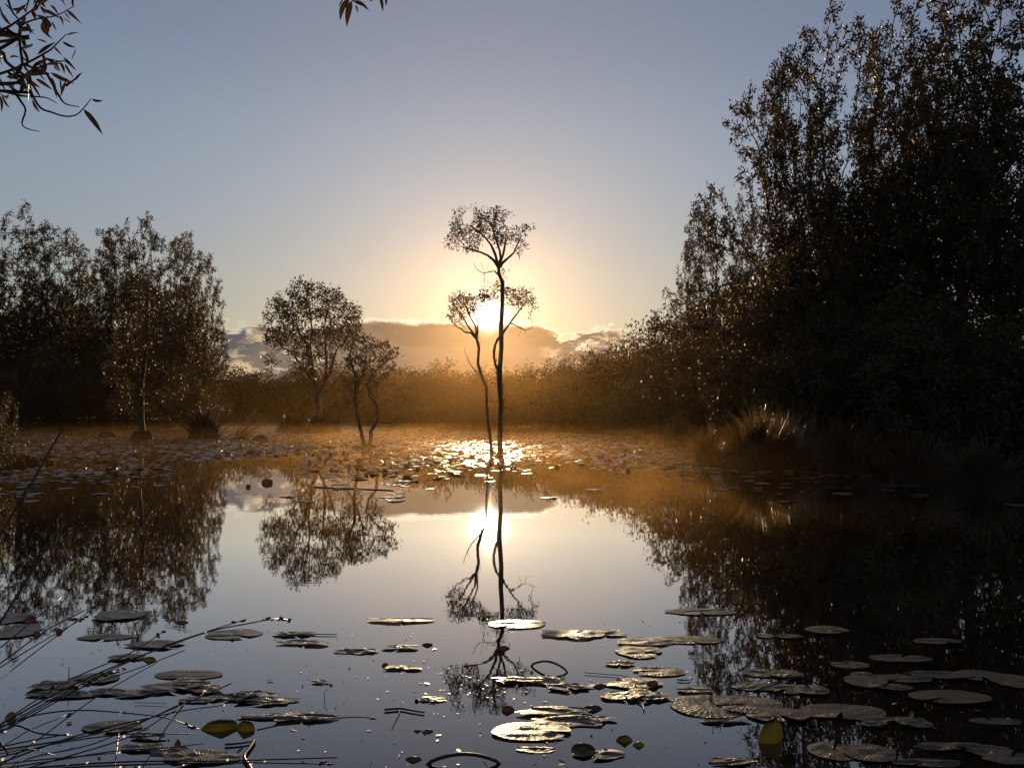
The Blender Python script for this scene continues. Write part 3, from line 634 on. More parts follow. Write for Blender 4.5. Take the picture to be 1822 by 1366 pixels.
# ------------------------------------------------------------------ lily pads
def m_pad(name, c1, c2, rough=0.34):
    m = mat(name); t = m.node_tree
    tcn = tnode(t, 'ShaderNodeNewGeometry')
    n1_ = tnode(t, 'ShaderNodeTexNoise', Vector=tcn.outputs['Position'], Scale=26.0, Detail=5.0, Roughness=0.65)
    n2_ = tnode(t, 'ShaderNodeTexNoise', Vector=tcn.outputs['Position'], Scale=150.0, Detail=2.0)
    n3_ = tnode(t, 'ShaderNodeTexVoronoi', Vector=tcn.outputs['Position'], Scale=55.0)
    h = M('ADD', M('ADD', M('MULTIPLY', n1_.outputs[0], 0.0055, tree=t), M('MULTIPLY', n2_.outputs[0], 0.0007, tree=t), tree=t), M('MULTIPLY', MR(n3_.outputs[0], 0.0, 0.22, 1.0, 0.0, tree=t), 0.0012, tree=t), tree=t)
    if name == 'lily_pad':
        gc = tnode(t, 'ShaderNodeTexCoord'); sg = tnode(t, 'ShaderNodeSeparateXYZ', Vector=gc.outputs['Generated'])
        gx, gy = M('SUBTRACT', sg.outputs[0], 0.5, tree=t), M('SUBTRACT', sg.outputs[1], 0.5, tree=t)
        an = M('ADD', M('MULTIPLY', M('ARCTAN2', gy, gx, tree=t), 17.0, tree=t), M('MULTIPLY', n1_.outputs[0], 5.0, tree=t), tree=t)
        vein = M('MULTIPLY', M('POWER', M('ABSOLUTE', M('SINE', an, tree=t), tree=t), 6.0, tree=t), MR(M('ADD', M('MULTIPLY', gx, gx, tree=t), M('MULTIPLY', gy, gy, tree=t), tree=t), 0.004, 0.05, 0.0, 1.0, tree=t), tree=t)
        h = M('ADD', h, M('MULTIPLY', vein, 0.0006, tree=t), tree=t)
    p = tnode(t, 'ShaderNodeBsdfPrincipled'); sock(p, 'Base Color', MIX(n1_.outputs[0], rgb(*c1), rgb(*c2), tree=t)); p.inputs['Roughness'].default_value = rough
    p.inputs['Specular IOR Level'].default_value = 0.42; p.inputs['Coat Weight'].default_value = 0.10; p.inputs['Coat Roughness'].default_value = 0.25; p.inputs['Coat IOR'].default_value = 1.6
    bp = tnode(t, 'ShaderNodeBump', Strength=0.95, Distance=1.0, Height=h); sock(p, 'Normal', bp.outputs[0])
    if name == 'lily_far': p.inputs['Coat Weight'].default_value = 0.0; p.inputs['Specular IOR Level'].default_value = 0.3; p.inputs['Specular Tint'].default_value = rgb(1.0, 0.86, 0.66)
    tnode(t, 'ShaderNodeOutputMaterial', Surface=p.outputs[0]); return m
MRL = m_leaf('raised_leaf', (0.02, 0.015, 0.006), (0.06, 0.042, 0.016), (2.0, 1.4, 0.7), rough=0.4, scale=2.0, trans=0.5)
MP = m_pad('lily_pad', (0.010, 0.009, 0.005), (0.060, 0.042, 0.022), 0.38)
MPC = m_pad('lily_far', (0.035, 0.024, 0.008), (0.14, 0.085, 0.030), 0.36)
MPU = m_leaf('lily_green', (0.010, 0.012, 0.002), (0.022, 0.016, 0.004), (2.4, 2.6, 0.6), rough=0.35, scale=14.0, trans=0.62)
MPB = m_leaf('leaf_dead', (0.016, 0.010, 0.004), (0.032, 0.019, 0.008), (1.8, 1.2, 0.5), rough=0.4, scale=20.0, trans=0.35)
def pad_mesh(rng, rx, ry, rag=0.06, wr=1.0, notch=0.16, curl=0.010, flatrim=False):
    n, m = 46, 9; na = rng.uniform(0, 2 * math.pi) if rng.uniform() < .45 else -math.pi / 2 + rng.normal(0, .7)
    ph = rng.uniform(0, 6.28, 12); am = rng.normal(0, 1, 12)
    V = [(0, 0, 0.004)]
    for j in range(1, m + 1):
        t = j / m
        for i in range(n + 1):
            a = na + notch / 2 + (2 * math.pi - notch) * i / n
            rr = 1 + rag * sum(am[q] * math.sin((q + 2) * a + ph[q]) / (1 + .35 * q) for q in range(9)) * .6
            e = min(i, n - i) / n; rr *= 1 - .10 * math.exp(-e * 26)
            x, y = t * rr * math.cos(a), t * rr * math.sin(a)
            z = .004 + wr * (.0014 * abs(math.sin(a * 14 + ph[0])) * t + .004 * t * math.sin(3 * a + ph[1]) * am[3] * .5 + .0032 * math.sin(4.2 * (x * math.cos(ph[2]) + y * math.sin(ph[2])) + 1.8 * math.sin(3.1 * y + ph[3])) + .0014 * math.sin(11 * (x * math.sin(ph[4]) + y * math.cos(ph[4])) + 2 * math.sin(4 * x + ph[5]))) + curl * max(0, t - .78) ** 1.3 * 4 * (0.6 + .6 * math.sin(2 * a + ph[4]))
            z += .006 * wr * math.exp(-e * 16) * t
            if flatrim: z = .0015 + (z - .0015) * (.45 + .55 * math.sin(math.pi * t * .93) * (1 - .6 * t))
            V.append((x * rx, y * ry, max(z, .0015)))
    Lp, Sz = [], []
    for i in range(n): Lp += [0, 1 + i, 2 + i]; Sz.append(3)
    for j in range(m - 1):
        for i in range(n): a = 1 + j * (n + 1) + i; Lp += [a, a + n + 1, a + n + 2, a + 1]; Sz.append(4)
    return np.array(V), Lp, Sz
PADS = [ # px, py, w, h, ragged, label
 (22, 1101, 84, 18, .30, 'dull tattered lily pad at the left edge, level with the amber crumpled leaf'), (28, 1124, 82, 24, .12, 'lily pad at the left edge below the amber crumpled leaf'),
 (214, 1096, 84, 18, .22, 'lily pad with a small bud on it, under the left wood reflection'), (188, 1134, 92, 12, .05, 'smooth two-lobed lily pad alone left of centre, above the bent rushes'),
 (278, 1148, 92, 14, .15, 'lily pad crossed by two rush stems, right of the smooth two-lobed pad'), (226, 1171, 62, 11, .05, 'narrow outlined lily pad beside the round amber leaf'),
 (415, 1129, 96, 18, .10, 'large lily pad just right of where the long rush heads cross'), (522, 1129, 66, 9, .25, 'thin lily pad joined to a floating stick, upper middle left'), (541, 1145, 76, 9, .25, 'thin ragged lily pad below the floating stick'),
 (336, 1201, 112, 17, .05, 'long smooth lily pad with a dark slit, left of centre'), (338, 1217, 66, 13, .18, 'lily pad just under the long smooth one'), (300, 1226, 90, 18, .22, 'ragged lily pad left of the pair under the long smooth one'), (365, 1227, 60, 16, .15, 'lily pad right of the pair under the long smooth one'),
 (168, 1208, 84, 18, .10, 'lily pad behind the knotted rush head'), (96, 1222, 70, 18, .15, 'lily pad left of the short upright stalk'), (108, 1236, 104, 16, .18, 'wide lily pad at the foot of the short upright stalk'), (192, 1232, 64, 12, .12, 'lily pad right of the small dark snail-like leaf'),
 (236, 1235, 62, 14, .06, 'small rimmed lily pad with bright specks, lower left'), (348, 1246, 56, 12, .10, 'small curled lily pad where two rushes meet, lower left'),
 (410, 1242, 66, 14, .20, 'left pad of the dark clump pointing to the right, lower middle left'), (450, 1238, 70, 12, .25, 'upper pad of the dark clump with a bright tip'), (474, 1249, 96, 14, .18, 'long pointed pad ending the dark clump on the right'),
 (476, 1276, 100, 10, .12, 'folded flat pad forming the left end of the long raft, lower left of centre'), (536, 1278, 84, 16, .25, 'crinkled pad in the middle of the long raft, lower left of centre'),
 (200, 1294, 96, 22, .06, 'smooth pointed lily pad under the arching rush'), (262, 1313, 56, 9, .2, 'small flat pad left of the green upright leaves'), (252, 1331, 70, 14, .08, 'lily pad with a bright crease near the little dark cone'), (300, 1336, 66, 16, .1, 'lily pad under the little dark cone'), (356, 1349, 126, 26, .10, 'largest lily pad at the bottom left, with dew on it'),
 (570, 1214, 32, 5, .1, 'tiny lily pad alone left of the upright twig'), (634, 1159, 78, 8, .3, 'thin ragged pad at mid height, left of the reflected trunk'), (710, 1105, 104, 9, .18, 'thin golden pad furthest out, left of the reflected trunk'), (712, 1153, 56, 7, .3, 'tiny crumbling pad left of the dark crumpled leaf'), (716, 1190, 62, 8, .3, 'crumbling strip of pad right of the small dark lump'),
 (920, 1111, 100, 16, .05, 'glaring bright lily pad touching the reflected trunk'), (1020, 1130, 96, 16, .25, 'crumpled golden pad, left part of a pair beyond the eye-shaped arch'), (1076, 1128, 66, 11, .3, 'crumpled golden pad, right part of a pair beyond the eye-shaped arch'),
 (770, 1245, 48, 9, .06, 'small golden pad left of the sparkling debris'), (922, 1212, 92, 10, .3, 'glittering broken pad crossing the reflected crown'), (976, 1212, 60, 16, .22, 'pale crumpled pad just under the eye-shaped arch'), (1010, 1224, 78, 14, .3, 'pale crumpled pad, right of the one under the eye-shaped arch'),
 (990, 1269, 110, 20, .22, 'upper pad of the big frayed golden pair, lower centre'), (1012, 1284, 120, 20, .30, 'lower frayed pad of the big golden pair, lower centre'), (1062, 1281, 56, 7, .15, 'narrow golden strip of pad right of the frayed pair'),
 (947, 1303, 134, 32, .03, 'biggest clean golden lily pad, round with fine veins, lower centre'), (953, 1334, 64, 12, .06, 'small golden pad with two humps below the biggest golden one'), (1064, 1343, 84, 20, .06, 'lily pad lying under the cut green leaf, bottom centre'),
 (1104, 1182, 50, 9, .10, 'small narrow pad at mid right, above the spider-like clump'), (1130, 1217, 92, 20, .15, 'upper pad of the spider-like clump, right of centre'), (1108, 1240, 72, 16, .2, 'lower left pad of the spider-like clump'), (1150, 1240, 72, 20, .22, 'lower right pad of the spider-like clump'), (1172, 1195, 90, 18, .08, 'oval double pad between the small narrow pad and the dark reflection'),
 (1138, 1160, 82, 22, .06, 'lily pad with a fine dark crease on the edge of the right reflection'), (1150, 1143, 96, 14, .15, 'pad tucked behind the creased one at the right reflection'), (1228, 1139, 106, 15, .05, 'flat pad furthest left in the dark right reflection'), (1246, 1089, 118, 12, .12, 'farthest dull pad on the dark right reflection'),
 (1236, 1229, 62, 12, .10, 'curled pad behind the big overlapping raft on the right'), (1262, 1256, 128, 42, .04, 'largest pad of the overlapping raft, its rim gleaming, right of centre'), (1330, 1254, 110, 34, .05, 'pad forming the middle of the overlapping raft on the right'), (1385, 1274, 104, 26, .05, 'right end pad of the overlapping raft, touching the upright green leaf'), (1290, 1284, 80, 9, .15, 'thin pad under the near edge of the overlapping raft'),
 (1350, 1198, 58, 14, .03, 'small pad, left of two, above the three pads in the right reflection'), (1395, 1200, 54, 15, .05, 'small pad with a bright notch, right of two, in the right reflection'), (1350, 1222, 90, 15, .05, 'leftmost of three pads in a row in the right reflection'), (1402, 1227, 76, 17, .05, 'middle one of three pads in a row in the right reflection'), (1442, 1229, 62, 17, .05, 'rightmost of three pads in a row in the right reflection'),
 (1360, 1131, 30, 9, .03, 'tiny round pad beside the folded strip, far in the right reflection'), (1404, 1133, 48, 7, .04, 'folded strip of pad beside the tiny round one'), (1471, 1122, 74, 14, .04, 'far pad with a bright drop, right reflection'), (1498, 1267, 150, 28, .04, 'long dark pad right of the upright green leaf'),
 (1512, 1184, 66, 13, .08, 'dim pad above the long row of pads, right side'), (1602, 1173, 104, 13, .05, 'dim wide pad above the long row of pads, far right'), (1666, 1141, 82, 11, .05, 'dim pad farthest out on the far right'), (1534, 1201, 40, 8, .04, 'small humped pad at the left end of the long row'), (1540, 1214, 70, 22, .04, 'left end pad of the long row on the right'), (1602, 1208, 106, 15, .08, 'second pad of the long row on the right'), (1590, 1224, 62, 12, .04, 'pad below the second one of the long row'), (1672, 1202, 116, 13, .10, 'middle pad of the long row on the right'), (1746, 1203, 82, 22, .05, 'wide pad near the right end of the long row'), (1802, 1212, 74, 26, .05, 'right end pad of the long row, cut by the photo edge'),
 (1690, 1242, 136, 24, .04, 'large round dark pad below the long row, far right'), (1590, 1282, 108, 13, .05, 'dark pad with the tiny green leaf standing on it'), (1630, 1289, 52, 14, .05, 'dark pad overlapping the one with the tiny green leaf'), (1555, 1290, 46, 10, .06, 'small amber-rimmed pad left of the overlapping dark ones'),
 (1482, 1337, 78, 34, .03, 'left lobe pad of the heart pair at the bottom right'), (1548, 1341, 86, 32, .03, 'right lobe pad of the heart pair at the bottom right'), (1772, 1286, 84, 12, .06, 'dim pad under the orange curved stalk, far right'), (1690, 1330, 110, 16, .15, 'dim pad at the bottom right, left of the last two'), (1760, 1337, 74, 20, .1, 'dim pad at the bottom right corner, upper one'), (1800, 1352, 90, 22, .08, 'dim pad at the bottom right corner, lower one'), (1650, 1358, 110, 16, .1, 'dim pad cut by the bottom edge, right side'), (1298, 1356, 70, 14, .08, 'lily pad tip at the bottom edge below the raft'),
]
def place_pad(o, px, py, w, h, k):
    c = water(px, py); a, b = water(px, py - h / 2), water(px, py + h / 2)
    return c, w / 2 * math.hypot(c[1], CAMH) / F, abs(a[1] - b[1]) / 2
prng = np.random.default_rng(77)
for k, (px, py, w, h, rag, lab) in enumerate(PADS):
    c, rx, ry = place_pad(None, px, py, w, h, k)
    v, l, z = pad_mesh(prng, rx, ry, rag * .8, .5 + rag * 1.6, notch=prng.uniform(.08, .42), curl=.002 + .004 * rag, flatrim=True)
    if rag > .14:
        v[:, 2] = .002 + (v[:, 2]) * 1.1
    c[2] = 0.0002 + 0.0018 * (k % 3)
    o = link('lily_pad', mesh_np('lily_pad', v, l, z, MP, smooth=True), None, c)
    tag(o, lab, 'lily pad', 'lily pads in the foreground')

# the carpet of small pads towards the far bank
def carpet():
    rng = np.random.default_rng(12); pts = []
    n = 190000; x = rng.uniform(-75, 34, n); y = rng.uniform(8.5, 158, n)
    r = x / y
    edge = 15.0 + 2.0 * np.sin(x * .9) + np.where((r > -.42) & (r < -.27), 8.0, 0) + np.where(r < -.42, -2.5, 0) + np.where((r > -.12) & (r < .10), 3.0, 0)
    cl = .5 + .5 * np.sin(x * .8 + 1.3 * np.sin(y * .31)) * np.sin(y * .6 + 1.1 * np.sin(x * .45))
    d = np.clip((y - edge + 4.5) / 8, 0.0, 1) ** 1.4 * (.65 + .35 * cl) * np.where(y > 45, .8, 1) * np.where(y > 90, .6, 1)
    d = np.maximum(d, .022 * (y > 9.6))
    m = (rng.uniform(0, 1, n) < d) & (pond_sd(x, y) < -.1) & (np.abs(r) < .72); x, y = x[m], y[m]
    o = np.argsort(y); x, y = x[o], y[o]; n = len(x); print('pads', n)
    R_ = rng.uniform(.07, .19, n) * np.where(y > 60, 1.6, np.where(y < 24, .78, 1))
    ni = 205
    var = [mesh_np('lily_pad', *pad_mesh(rng, 1, rng.uniform(.8, 1), .12, 6, curl=.09), MP, smooth=True) for _ in range(10)]
    for i in range(ni):
        ob = link('lily_pad', var[i % 10], None, (x[i], y[i], .004)); s_ = R_[i]; ob.scale = (s_, s_, s_ * .8); ob.rotation_euler = (rng.normal(0, .03), rng.normal(0, .03), rng.uniform(0, 6.28))
        tag(ob, 'small lily pad at the near edge of the glittering carpet of pads', 'lily pad', 'small lily pads along the near edge of the carpet')
    x, y, R_ = x[ni:], y[ni:], R_[ni:]; n = len(x); k = 9
    a = np.arange(k) * 2 * math.pi / k; a = a[None] + rng.uniform(0, 6.28, (n, 1)); rr = R_[:, None] * rng.uniform(.75, 1.1, (n, k)); rr[:, 0] *= .25
    tx, ty = rng.normal(0, .09, (n, 1)), rng.normal(0, .09, (n, 1))
    px, py = rr * np.cos(a), rr * np.sin(a); z = .012 + tx * px + ty * py + rng.normal(0, .002, (n, k))
    V = np.stack([px + x[:, None], py + y[:, None], z], -1).reshape(-1, 3)
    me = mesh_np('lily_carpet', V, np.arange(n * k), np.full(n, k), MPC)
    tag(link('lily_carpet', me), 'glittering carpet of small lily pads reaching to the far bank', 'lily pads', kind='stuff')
    # leaves that stand up out of the carpet
    m = rng.uniform(0, 1, n) < .30; x, y = x[m] + rng.normal(0, .2, m.sum()), y[m]; n = len(x)
    hh = rng.uniform(.02, .085, n); ww = rng.uniform(.02, .07, n); a = rng.uniform(0, 3.14, n); ca, sa = np.cos(a) * ww, np.sin(a) * ww; t = rng.normal(0, .04, (n, 2))
    z0 = np.full(n, -.01)
    V = np.stack([np.stack([x - ca, y - sa, z0], 1), np.stack([x + ca, y + sa, z0], 1), np.stack([x + ca * .8 + t[:, 0], y + sa * .8 + t[:, 1], hh * .7], 1), np.stack([x + t[:, 0] * 1.4, y + t[:, 1] * 1.4, hh], 1), np.stack([x - ca * .7 + t[:, 0], y - sa * .7 + t[:, 1], hh * .55], 1)], 1).reshape(-1, 3)
    me = mesh_np('raised_leaves', V, np.arange(n * 5), np.full(n, 5), MRL)
    tag(link('raised_leaves', me), 'curled brown leaves poking up all over the carpet of pads', 'leaves', kind='stuff')
carpet()

# ------------------------------------------------------------------ single leaves, arches, stalks on the near water
def tube_path(pts, r0, r1, k=6, flat=1.0):
    P = [np.array(p, float) for p in pts]; par = [-1] + list(range(len(P) - 1)); rad = np.linspace(r0, r1, len(P))
    V, l, z = tubes(np.array(P), par, rad, k, k, 0); return V, l, z
def smooth(pts, n=6):
    P = np.array(pts, float); out = []
    Q = np.vstack([2 * P[0] - P[1], P, 2 * P[-1] - P[-2]])
    for i in range(1, len(Q) - 2):
        for j in range(n):
            t = j / n; out.append(.5 * ((2 * Q[i]) + (-Q[i - 1] + Q[i + 1]) * t + (2 * Q[i - 1] - 5 * Q[i] + 4 * Q[i + 1] - Q[i + 2]) * t * t + (-Q[i - 1] + 3 * Q[i] - 3 * Q[i + 1] + Q[i + 2]) * t ** 3))
    out.append(P[-1]); return np.array(out)
def arch(x0, y0, x1, y1, hpx, r, label):
    a, b = water(x0, y0), water(x1, y1); s_ = (a[1] + b[1]) / 2 / F
    pts = [a + (b - a) * t + np.array([0, 0, hpx * s_ * math.sin(math.pi * t) ** .8]) for t in np.linspace(0, 1, 15)]
    pts[0][2] -= .006; pts[-1][2] -= .006
    V, l, z = tube_path(pts, r, r * .9, 8)
    o = link('arched_stem', mesh_np('arched_stem', V, l, z, MPB, smooth=True)); tag(o, label, 'stem', 'arched stems'); return o
arch(944, 1184, 1011, 1196, 13, .0052, 'small dark arched stem whose reflection closes it into an eye shape')
arch(758, 1359, 892, 1358, 17, .0062, 'larger arched stem cut by the bottom edge of the photo')
def up_leaf(px, py, w, h, label, mt, lean=0.0, bend=.4, name='raised_leaf', seed=0, point=.5, cat='leaf', yaw=0.0):
    rng = np.random.default_rng(seed); c = water(px, py); s_ = c[1] / F; W_, H_ = w * s_, h * s_; n, m = 9, 6; V = []
    for j in range(m + 1):
        t = j / m; ww = W_ / 2 * (1 - t ** 2.4) ** point if t < 1 else W_ * .02
        for i in range(n + 1):
            u = i / n * 2 - 1
            V.append((u * ww + lean * H_ * t + rng.normal(0, W_ * .006), bend * H_ * (t ** 1.5) * .5 + W_ * .22 * u * u, H_ * t * (1 - .12 * u * u) - .003))
    Lp, Sz = [], []
    for j in range(m):
        for i in range(n): a = j * (n + 1) + i; Lp += [a, a + 1, a + n + 2, a + n + 1]; Sz.append(4)
    o = link(name, mesh_np(name, V, Lp, Sz, mt, smooth=True), None, c); o.rotation_euler = (0, 0, yaw); tag(o, label, cat, 'raised leaves on the near water'); return o
up_leaf(386, 1301, 62, 18, 'larger of two bright green leaves standing side by side, lower left', MPU, .35, .9, seed=1, yaw=.15)
up_leaf(433, 1301, 36, 18, 'smaller of two bright green leaves standing side by side, lower left', MPU, -.1, .7, seed=2, yaw=-.2)
up_leaf(1040, 1339, 44, 15, 'cut green leaf tip standing on a pad, bottom centre', MPU, -.2, .8, seed=3)
up_leaf(1112, 1320, 30, 13, 'green leaf tip shaped like a small tent, larger of two', MPU, 0, .5, seed=4, point=.9); up_leaf(1137, 1328, 22, 9, 'green leaf tip shaped like a small tent, smaller of two', MPU, .1, .5, seed=5, point=.9)
up_leaf(1376, 1322, 50, 42, 'tall cupped green and brown leaf standing at the end of the raft of pads', MPU, .35, .5, seed=6, yaw=.3)
up_leaf(1622, 1275, 9, 11, 'tiny upright green leaf on a dark pad, far right', MPU, .2, .3, seed=7)
up_leaf(48, 1107, 24, 12, 'crumpled amber leaf by the left edge', MPB, .1, .8, seed=8); up_leaf(127, 1103, 20, 4, 'dark oval leaf afloat between the first rush stems', MPB, 0, 2, seed=9); up_leaf(263, 1176, 24, 8, 'round amber leaf on the narrow outlined pad', MPU, 0, .8, seed=10)
up_leaf(320, 1109, 26, 5, 'flat amber leaf afloat near the top of the open water on the left', MPB, .1, 1, seed=11); up_leaf(105, 1125, 12, 9, 'pale folded leaf tip on the rushes, upper left', MPB, -.4, .5, seed=12); up_leaf(66, 1130, 14, 9, 'pale slanting leaf tip left of the rush stems', MPB, -.6, .5, seed=13)
up_leaf(134, 1238, 14, 9, 'small dark snail-like leaf among the rush stems', MPB, .1, .6, seed=14); up_leaf(15, 1280, 20, 14, 'knotted brown leaf at the left edge among the rushes', MPB, .1, .6, seed=15); up_leaf(315, 1326, 12, 13, 'little dark cone-shaped leaf on a pad, lower left', MPB, 0, .3, seed=16, point=1)
up_leaf(760, 1149, 20, 6, 'dark crumpled leaf left of the reflected trunk', MPB, 0, .8, seed=17); up_leaf(896, 1155, 22, 7, 'dark almond-shaped leaf right of the reflected trunk', MPB, 0, .8, seed=18); up_leaf(685, 1186, 13, 8, 'small dark lump of leaf left of the reflected crown', MPB, 0, .8, seed=19)
up_leaf(742, 1302, 14, 5, 'left one of two small dark leaves side by side, lower centre left', MPB, 0, .8, seed=20); up_leaf(762, 1303, 18, 6, 'right one of two small dark leaves side by side, lower centre left', MPB, 0, .8, seed=21); up_leaf(905, 1266, 24, 11, 'dark twisted leaf with two points, lower centre', MPB, -.3, .8, seed=22)
up_leaf(1055, 1264, 34, 9, 'dark pointed leaf at the end of a twig, right of the frayed pair', MPB, .1, .8, seed=23); up_leaf(1069, 1223, 26, 7, 'dark leaf at the left of the spider-like clump', MPB, -.3, .8, seed=24); up_leaf(1160, 1222, 22, 13, 'dark antler-like leaf on the spider-like clump', MPB, .3, .5, seed=25)
up_leaf(735, 1354, 30, 8, 'dark leaf left of the larger arch, at the bottom edge', MPB, 0, .8, seed=26); up_leaf(474, 860, 20, 9, 'dark block-like leaf far out on the open patch, left of centre', MPB, 0, .3, seed=27, point=.2); up_leaf(441, 867, 9, 6, 'small dark leaf beside the block-like one', MPB, 0, .3, seed=28, point=.2); up_leaf(724, 852, 16, 8, 'dark leaf standing at the edge of the carpet, centre left', MPB, -.2, .4, seed=29)
def stalk(pix, r, label, z=None, name='stalk', mt=None, hts=None):
    pts = []
    for k, (a, b) in enumerate(pix):
        if hts: 
            c = water(*hts[0]); pts.append(at(a, b, c[1]))
        else: pts.append(water(a, b, .006))
    P = smooth(pts, 4); V, l, z_ = tube_path(P, r, r * .7, 6)
    o = link(name, mesh_np(name, V, l, z_, mt or MPB, smooth=True)); tag(o, label, 'stalk', 'loose stalks and twigs on the near water'); return o
stalk([(122, 1222), (122.5, 1204), (123, 1185)], .0022, 'short straight upright stalk between two pads on the left', hts=[(122, 1220)])
stalk([(578, 1244), (577, 1234), (579, 1228), (584, 1224)], .0016, 'thin hooked twig standing right of the dark clump of pads', hts=[(578, 1244)])
stalk([(400, 1324), (425, 1322), (452, 1318)], .004, 'dark flat stalk lying under the green leaves'); stalk([(452, 1318), (443, 1332), (434, 1346), (441, 1358), (450, 1372)], .007, 'thick dark bent stalk hanging below the green leaves')
stalk([(684, 1262), (712, 1260), (730, 1263), (755, 1267)], .0042, 'golden rolled leaf stalk lying left of the sparkling debris'); stalk([(705, 1256), (711, 1264), (703, 1280), (697, 1292)], .0022, 'thin dark curved stalk crossing the golden rolled one')
stalk([(545, 1127), (575, 1128), (600, 1128)], .003, 'straight floating stick ending in a point, upper middle left'); stalk([(240, 1249), (270, 1250), (297, 1251)], .0014, 'fine straight stick afloat under the left pads'); stalk([(293, 1111), (318, 1116), (341, 1121)], .0014, 'fine slanting stick afloat above the left pads')
stalk([(1800, 1282), (1806, 1278), (1814, 1280), (1828, 1288)], .003, 'orange curved stalk at the right edge', hts=[(1806, 1284)]); stalk([(1040, 1196), (1075, 1199), (1110, 1202), (1135, 1212)], .0018, 'thin twig reaching left from the spider-like clump'); stalk([(1134, 1246), (1143, 1252), (1146, 1262)], .004, 'curved stub below the spider-like clump')
stalk([(1340, 1228), (1390, 1212), (1440, 1198), (1465, 1192)], .0022, 'long dark twig lying across the three pads in a row'); stalk([(1205, 1209), (1225, 1209), (1231, 1202)], .003, 'short golden bent stalk at the edge of the dark reflection')
stalk([(560, 866), (600, 868), (700, 872)], .010, 'long thin floating branch out beyond the open water, centre left')
for k, (a, b, c_) in enumerate([(765, 778, 766), (1133, 792, 776), (1182, 800, 786), (386, 790, 772), (512, 790, 771), (1100, 786, 776), (836, 782, 773)]):
    stalk([(a, b), (a + 1, (b + c_) / 2), (a - 1, c_)], .016, ['bare stick in the carpet between the V-shaped tree and the tall tree', 'forked-looking stick before the foot of the right wood', 'dark stick close to the right bank tussock', 'thin stick left of the round tree mound', 'stick standing before the round tree mound', 'low stick before the far bank on the right', 'small stick left of the slim tree base'][k], hts=[(a, b)], name='bare_stick')
def scraps():
    rng = np.random.default_rng(31); n = 560; px = np.concatenate([rng.uniform(0, 1822, 430), rng.normal(850, 70, 80), rng.normal(640, 120, 50)]); py = np.concatenate([rng.uniform(1100, 1366, 430), rng.normal(1225, 20, 80), rng.normal(1200, 40, 50)])
    V = []; k = 6
    for a, b in zip(px, np.clip(py, 1085, 1366)):
        c = water(a, b); r = rng.uniform(.0025, .008) * rng.choice([1, 1, 2.2]); e = rng.uniform(.15, .6); an = rng.uniform(0, 3.14); tx = rng.normal(0, .25)
        for i in range(k):
            t = i * 2 * math.pi / k; q = r * rng.uniform(.6, 1.2); x, y = q * math.cos(t), q * e * math.sin(t)
            V.append((c[0] + x * math.cos(an) - y * math.sin(an), c[1] + x * math.sin(an) + y * math.cos(an), .0035 + tx * x))
    me = mesh_np('floating_scraps', V, np.arange(n * k), np.full(n, k), MP)
    tag(link('floating_scraps', me), 'tiny glittering scraps and seeds floating between the near pads', 'debris', kind='stuff')
scraps()

# ------------------------------------------------------------------ rushes reaching in from the left bank
MRU = m_leaf('rush', (0.016, 0.014, 0.007), (0.040, 0.030, 0.014), (2.2, 1.6, 0.7), rough=0.35, trans=0.12, scale=8.0)
def m_dew():
    m = mat('dew'); t = m.node_tree
    a = tnode(t, 'ShaderNodeBsdfTranslucent', Color=rgb(.95, .93, .88)); b = tnode(t, 'ShaderNodeBsdfGlossy', Color=rgb(.9, .9, .9), Roughness=.25)
    mx = tnode(t, 'ShaderNodeMixShader'); mx.inputs[0].default_value = .25; sock(mx, 1, a.outputs[0]); sock(mx, 2, b.outputs[0]); tnode(t, 'ShaderNodeOutputMaterial', Surface=mx.outputs[0]); return m
MDW = m_dew()
def ball(r, n=10, m=6):
    V = [(0, 0, r)]; Lp, Sz = [], []
    for j in range(1, m):
        for i in range(n): a = math.pi * j / m; b = 2 * math.pi * i / n; V.append((r * math.sin(a) * math.cos(b), r * math.sin(a) * math.sin(b), r * math.cos(a)))
    V.append((0, 0, -r))
    for i in range(n):
        Lp += [0, 1 + i, 1 + (i + 1) % n]; Sz.append(3); e = 1 + (m - 2) * n; Lp += [e + i, len(V) - 1, e + (i + 1) % n]; Sz.append(3)
        for j in range(m - 2): a = 1 + j * n; Lp += [a + i, a + n + i, a + n + (i + 1) % n, a + (i + 1) % n]; Sz.append(4)
    return V, Lp, Sz
DEWME = mesh_np('dew_drop', *ball(.0027), MDW, smooth=True)
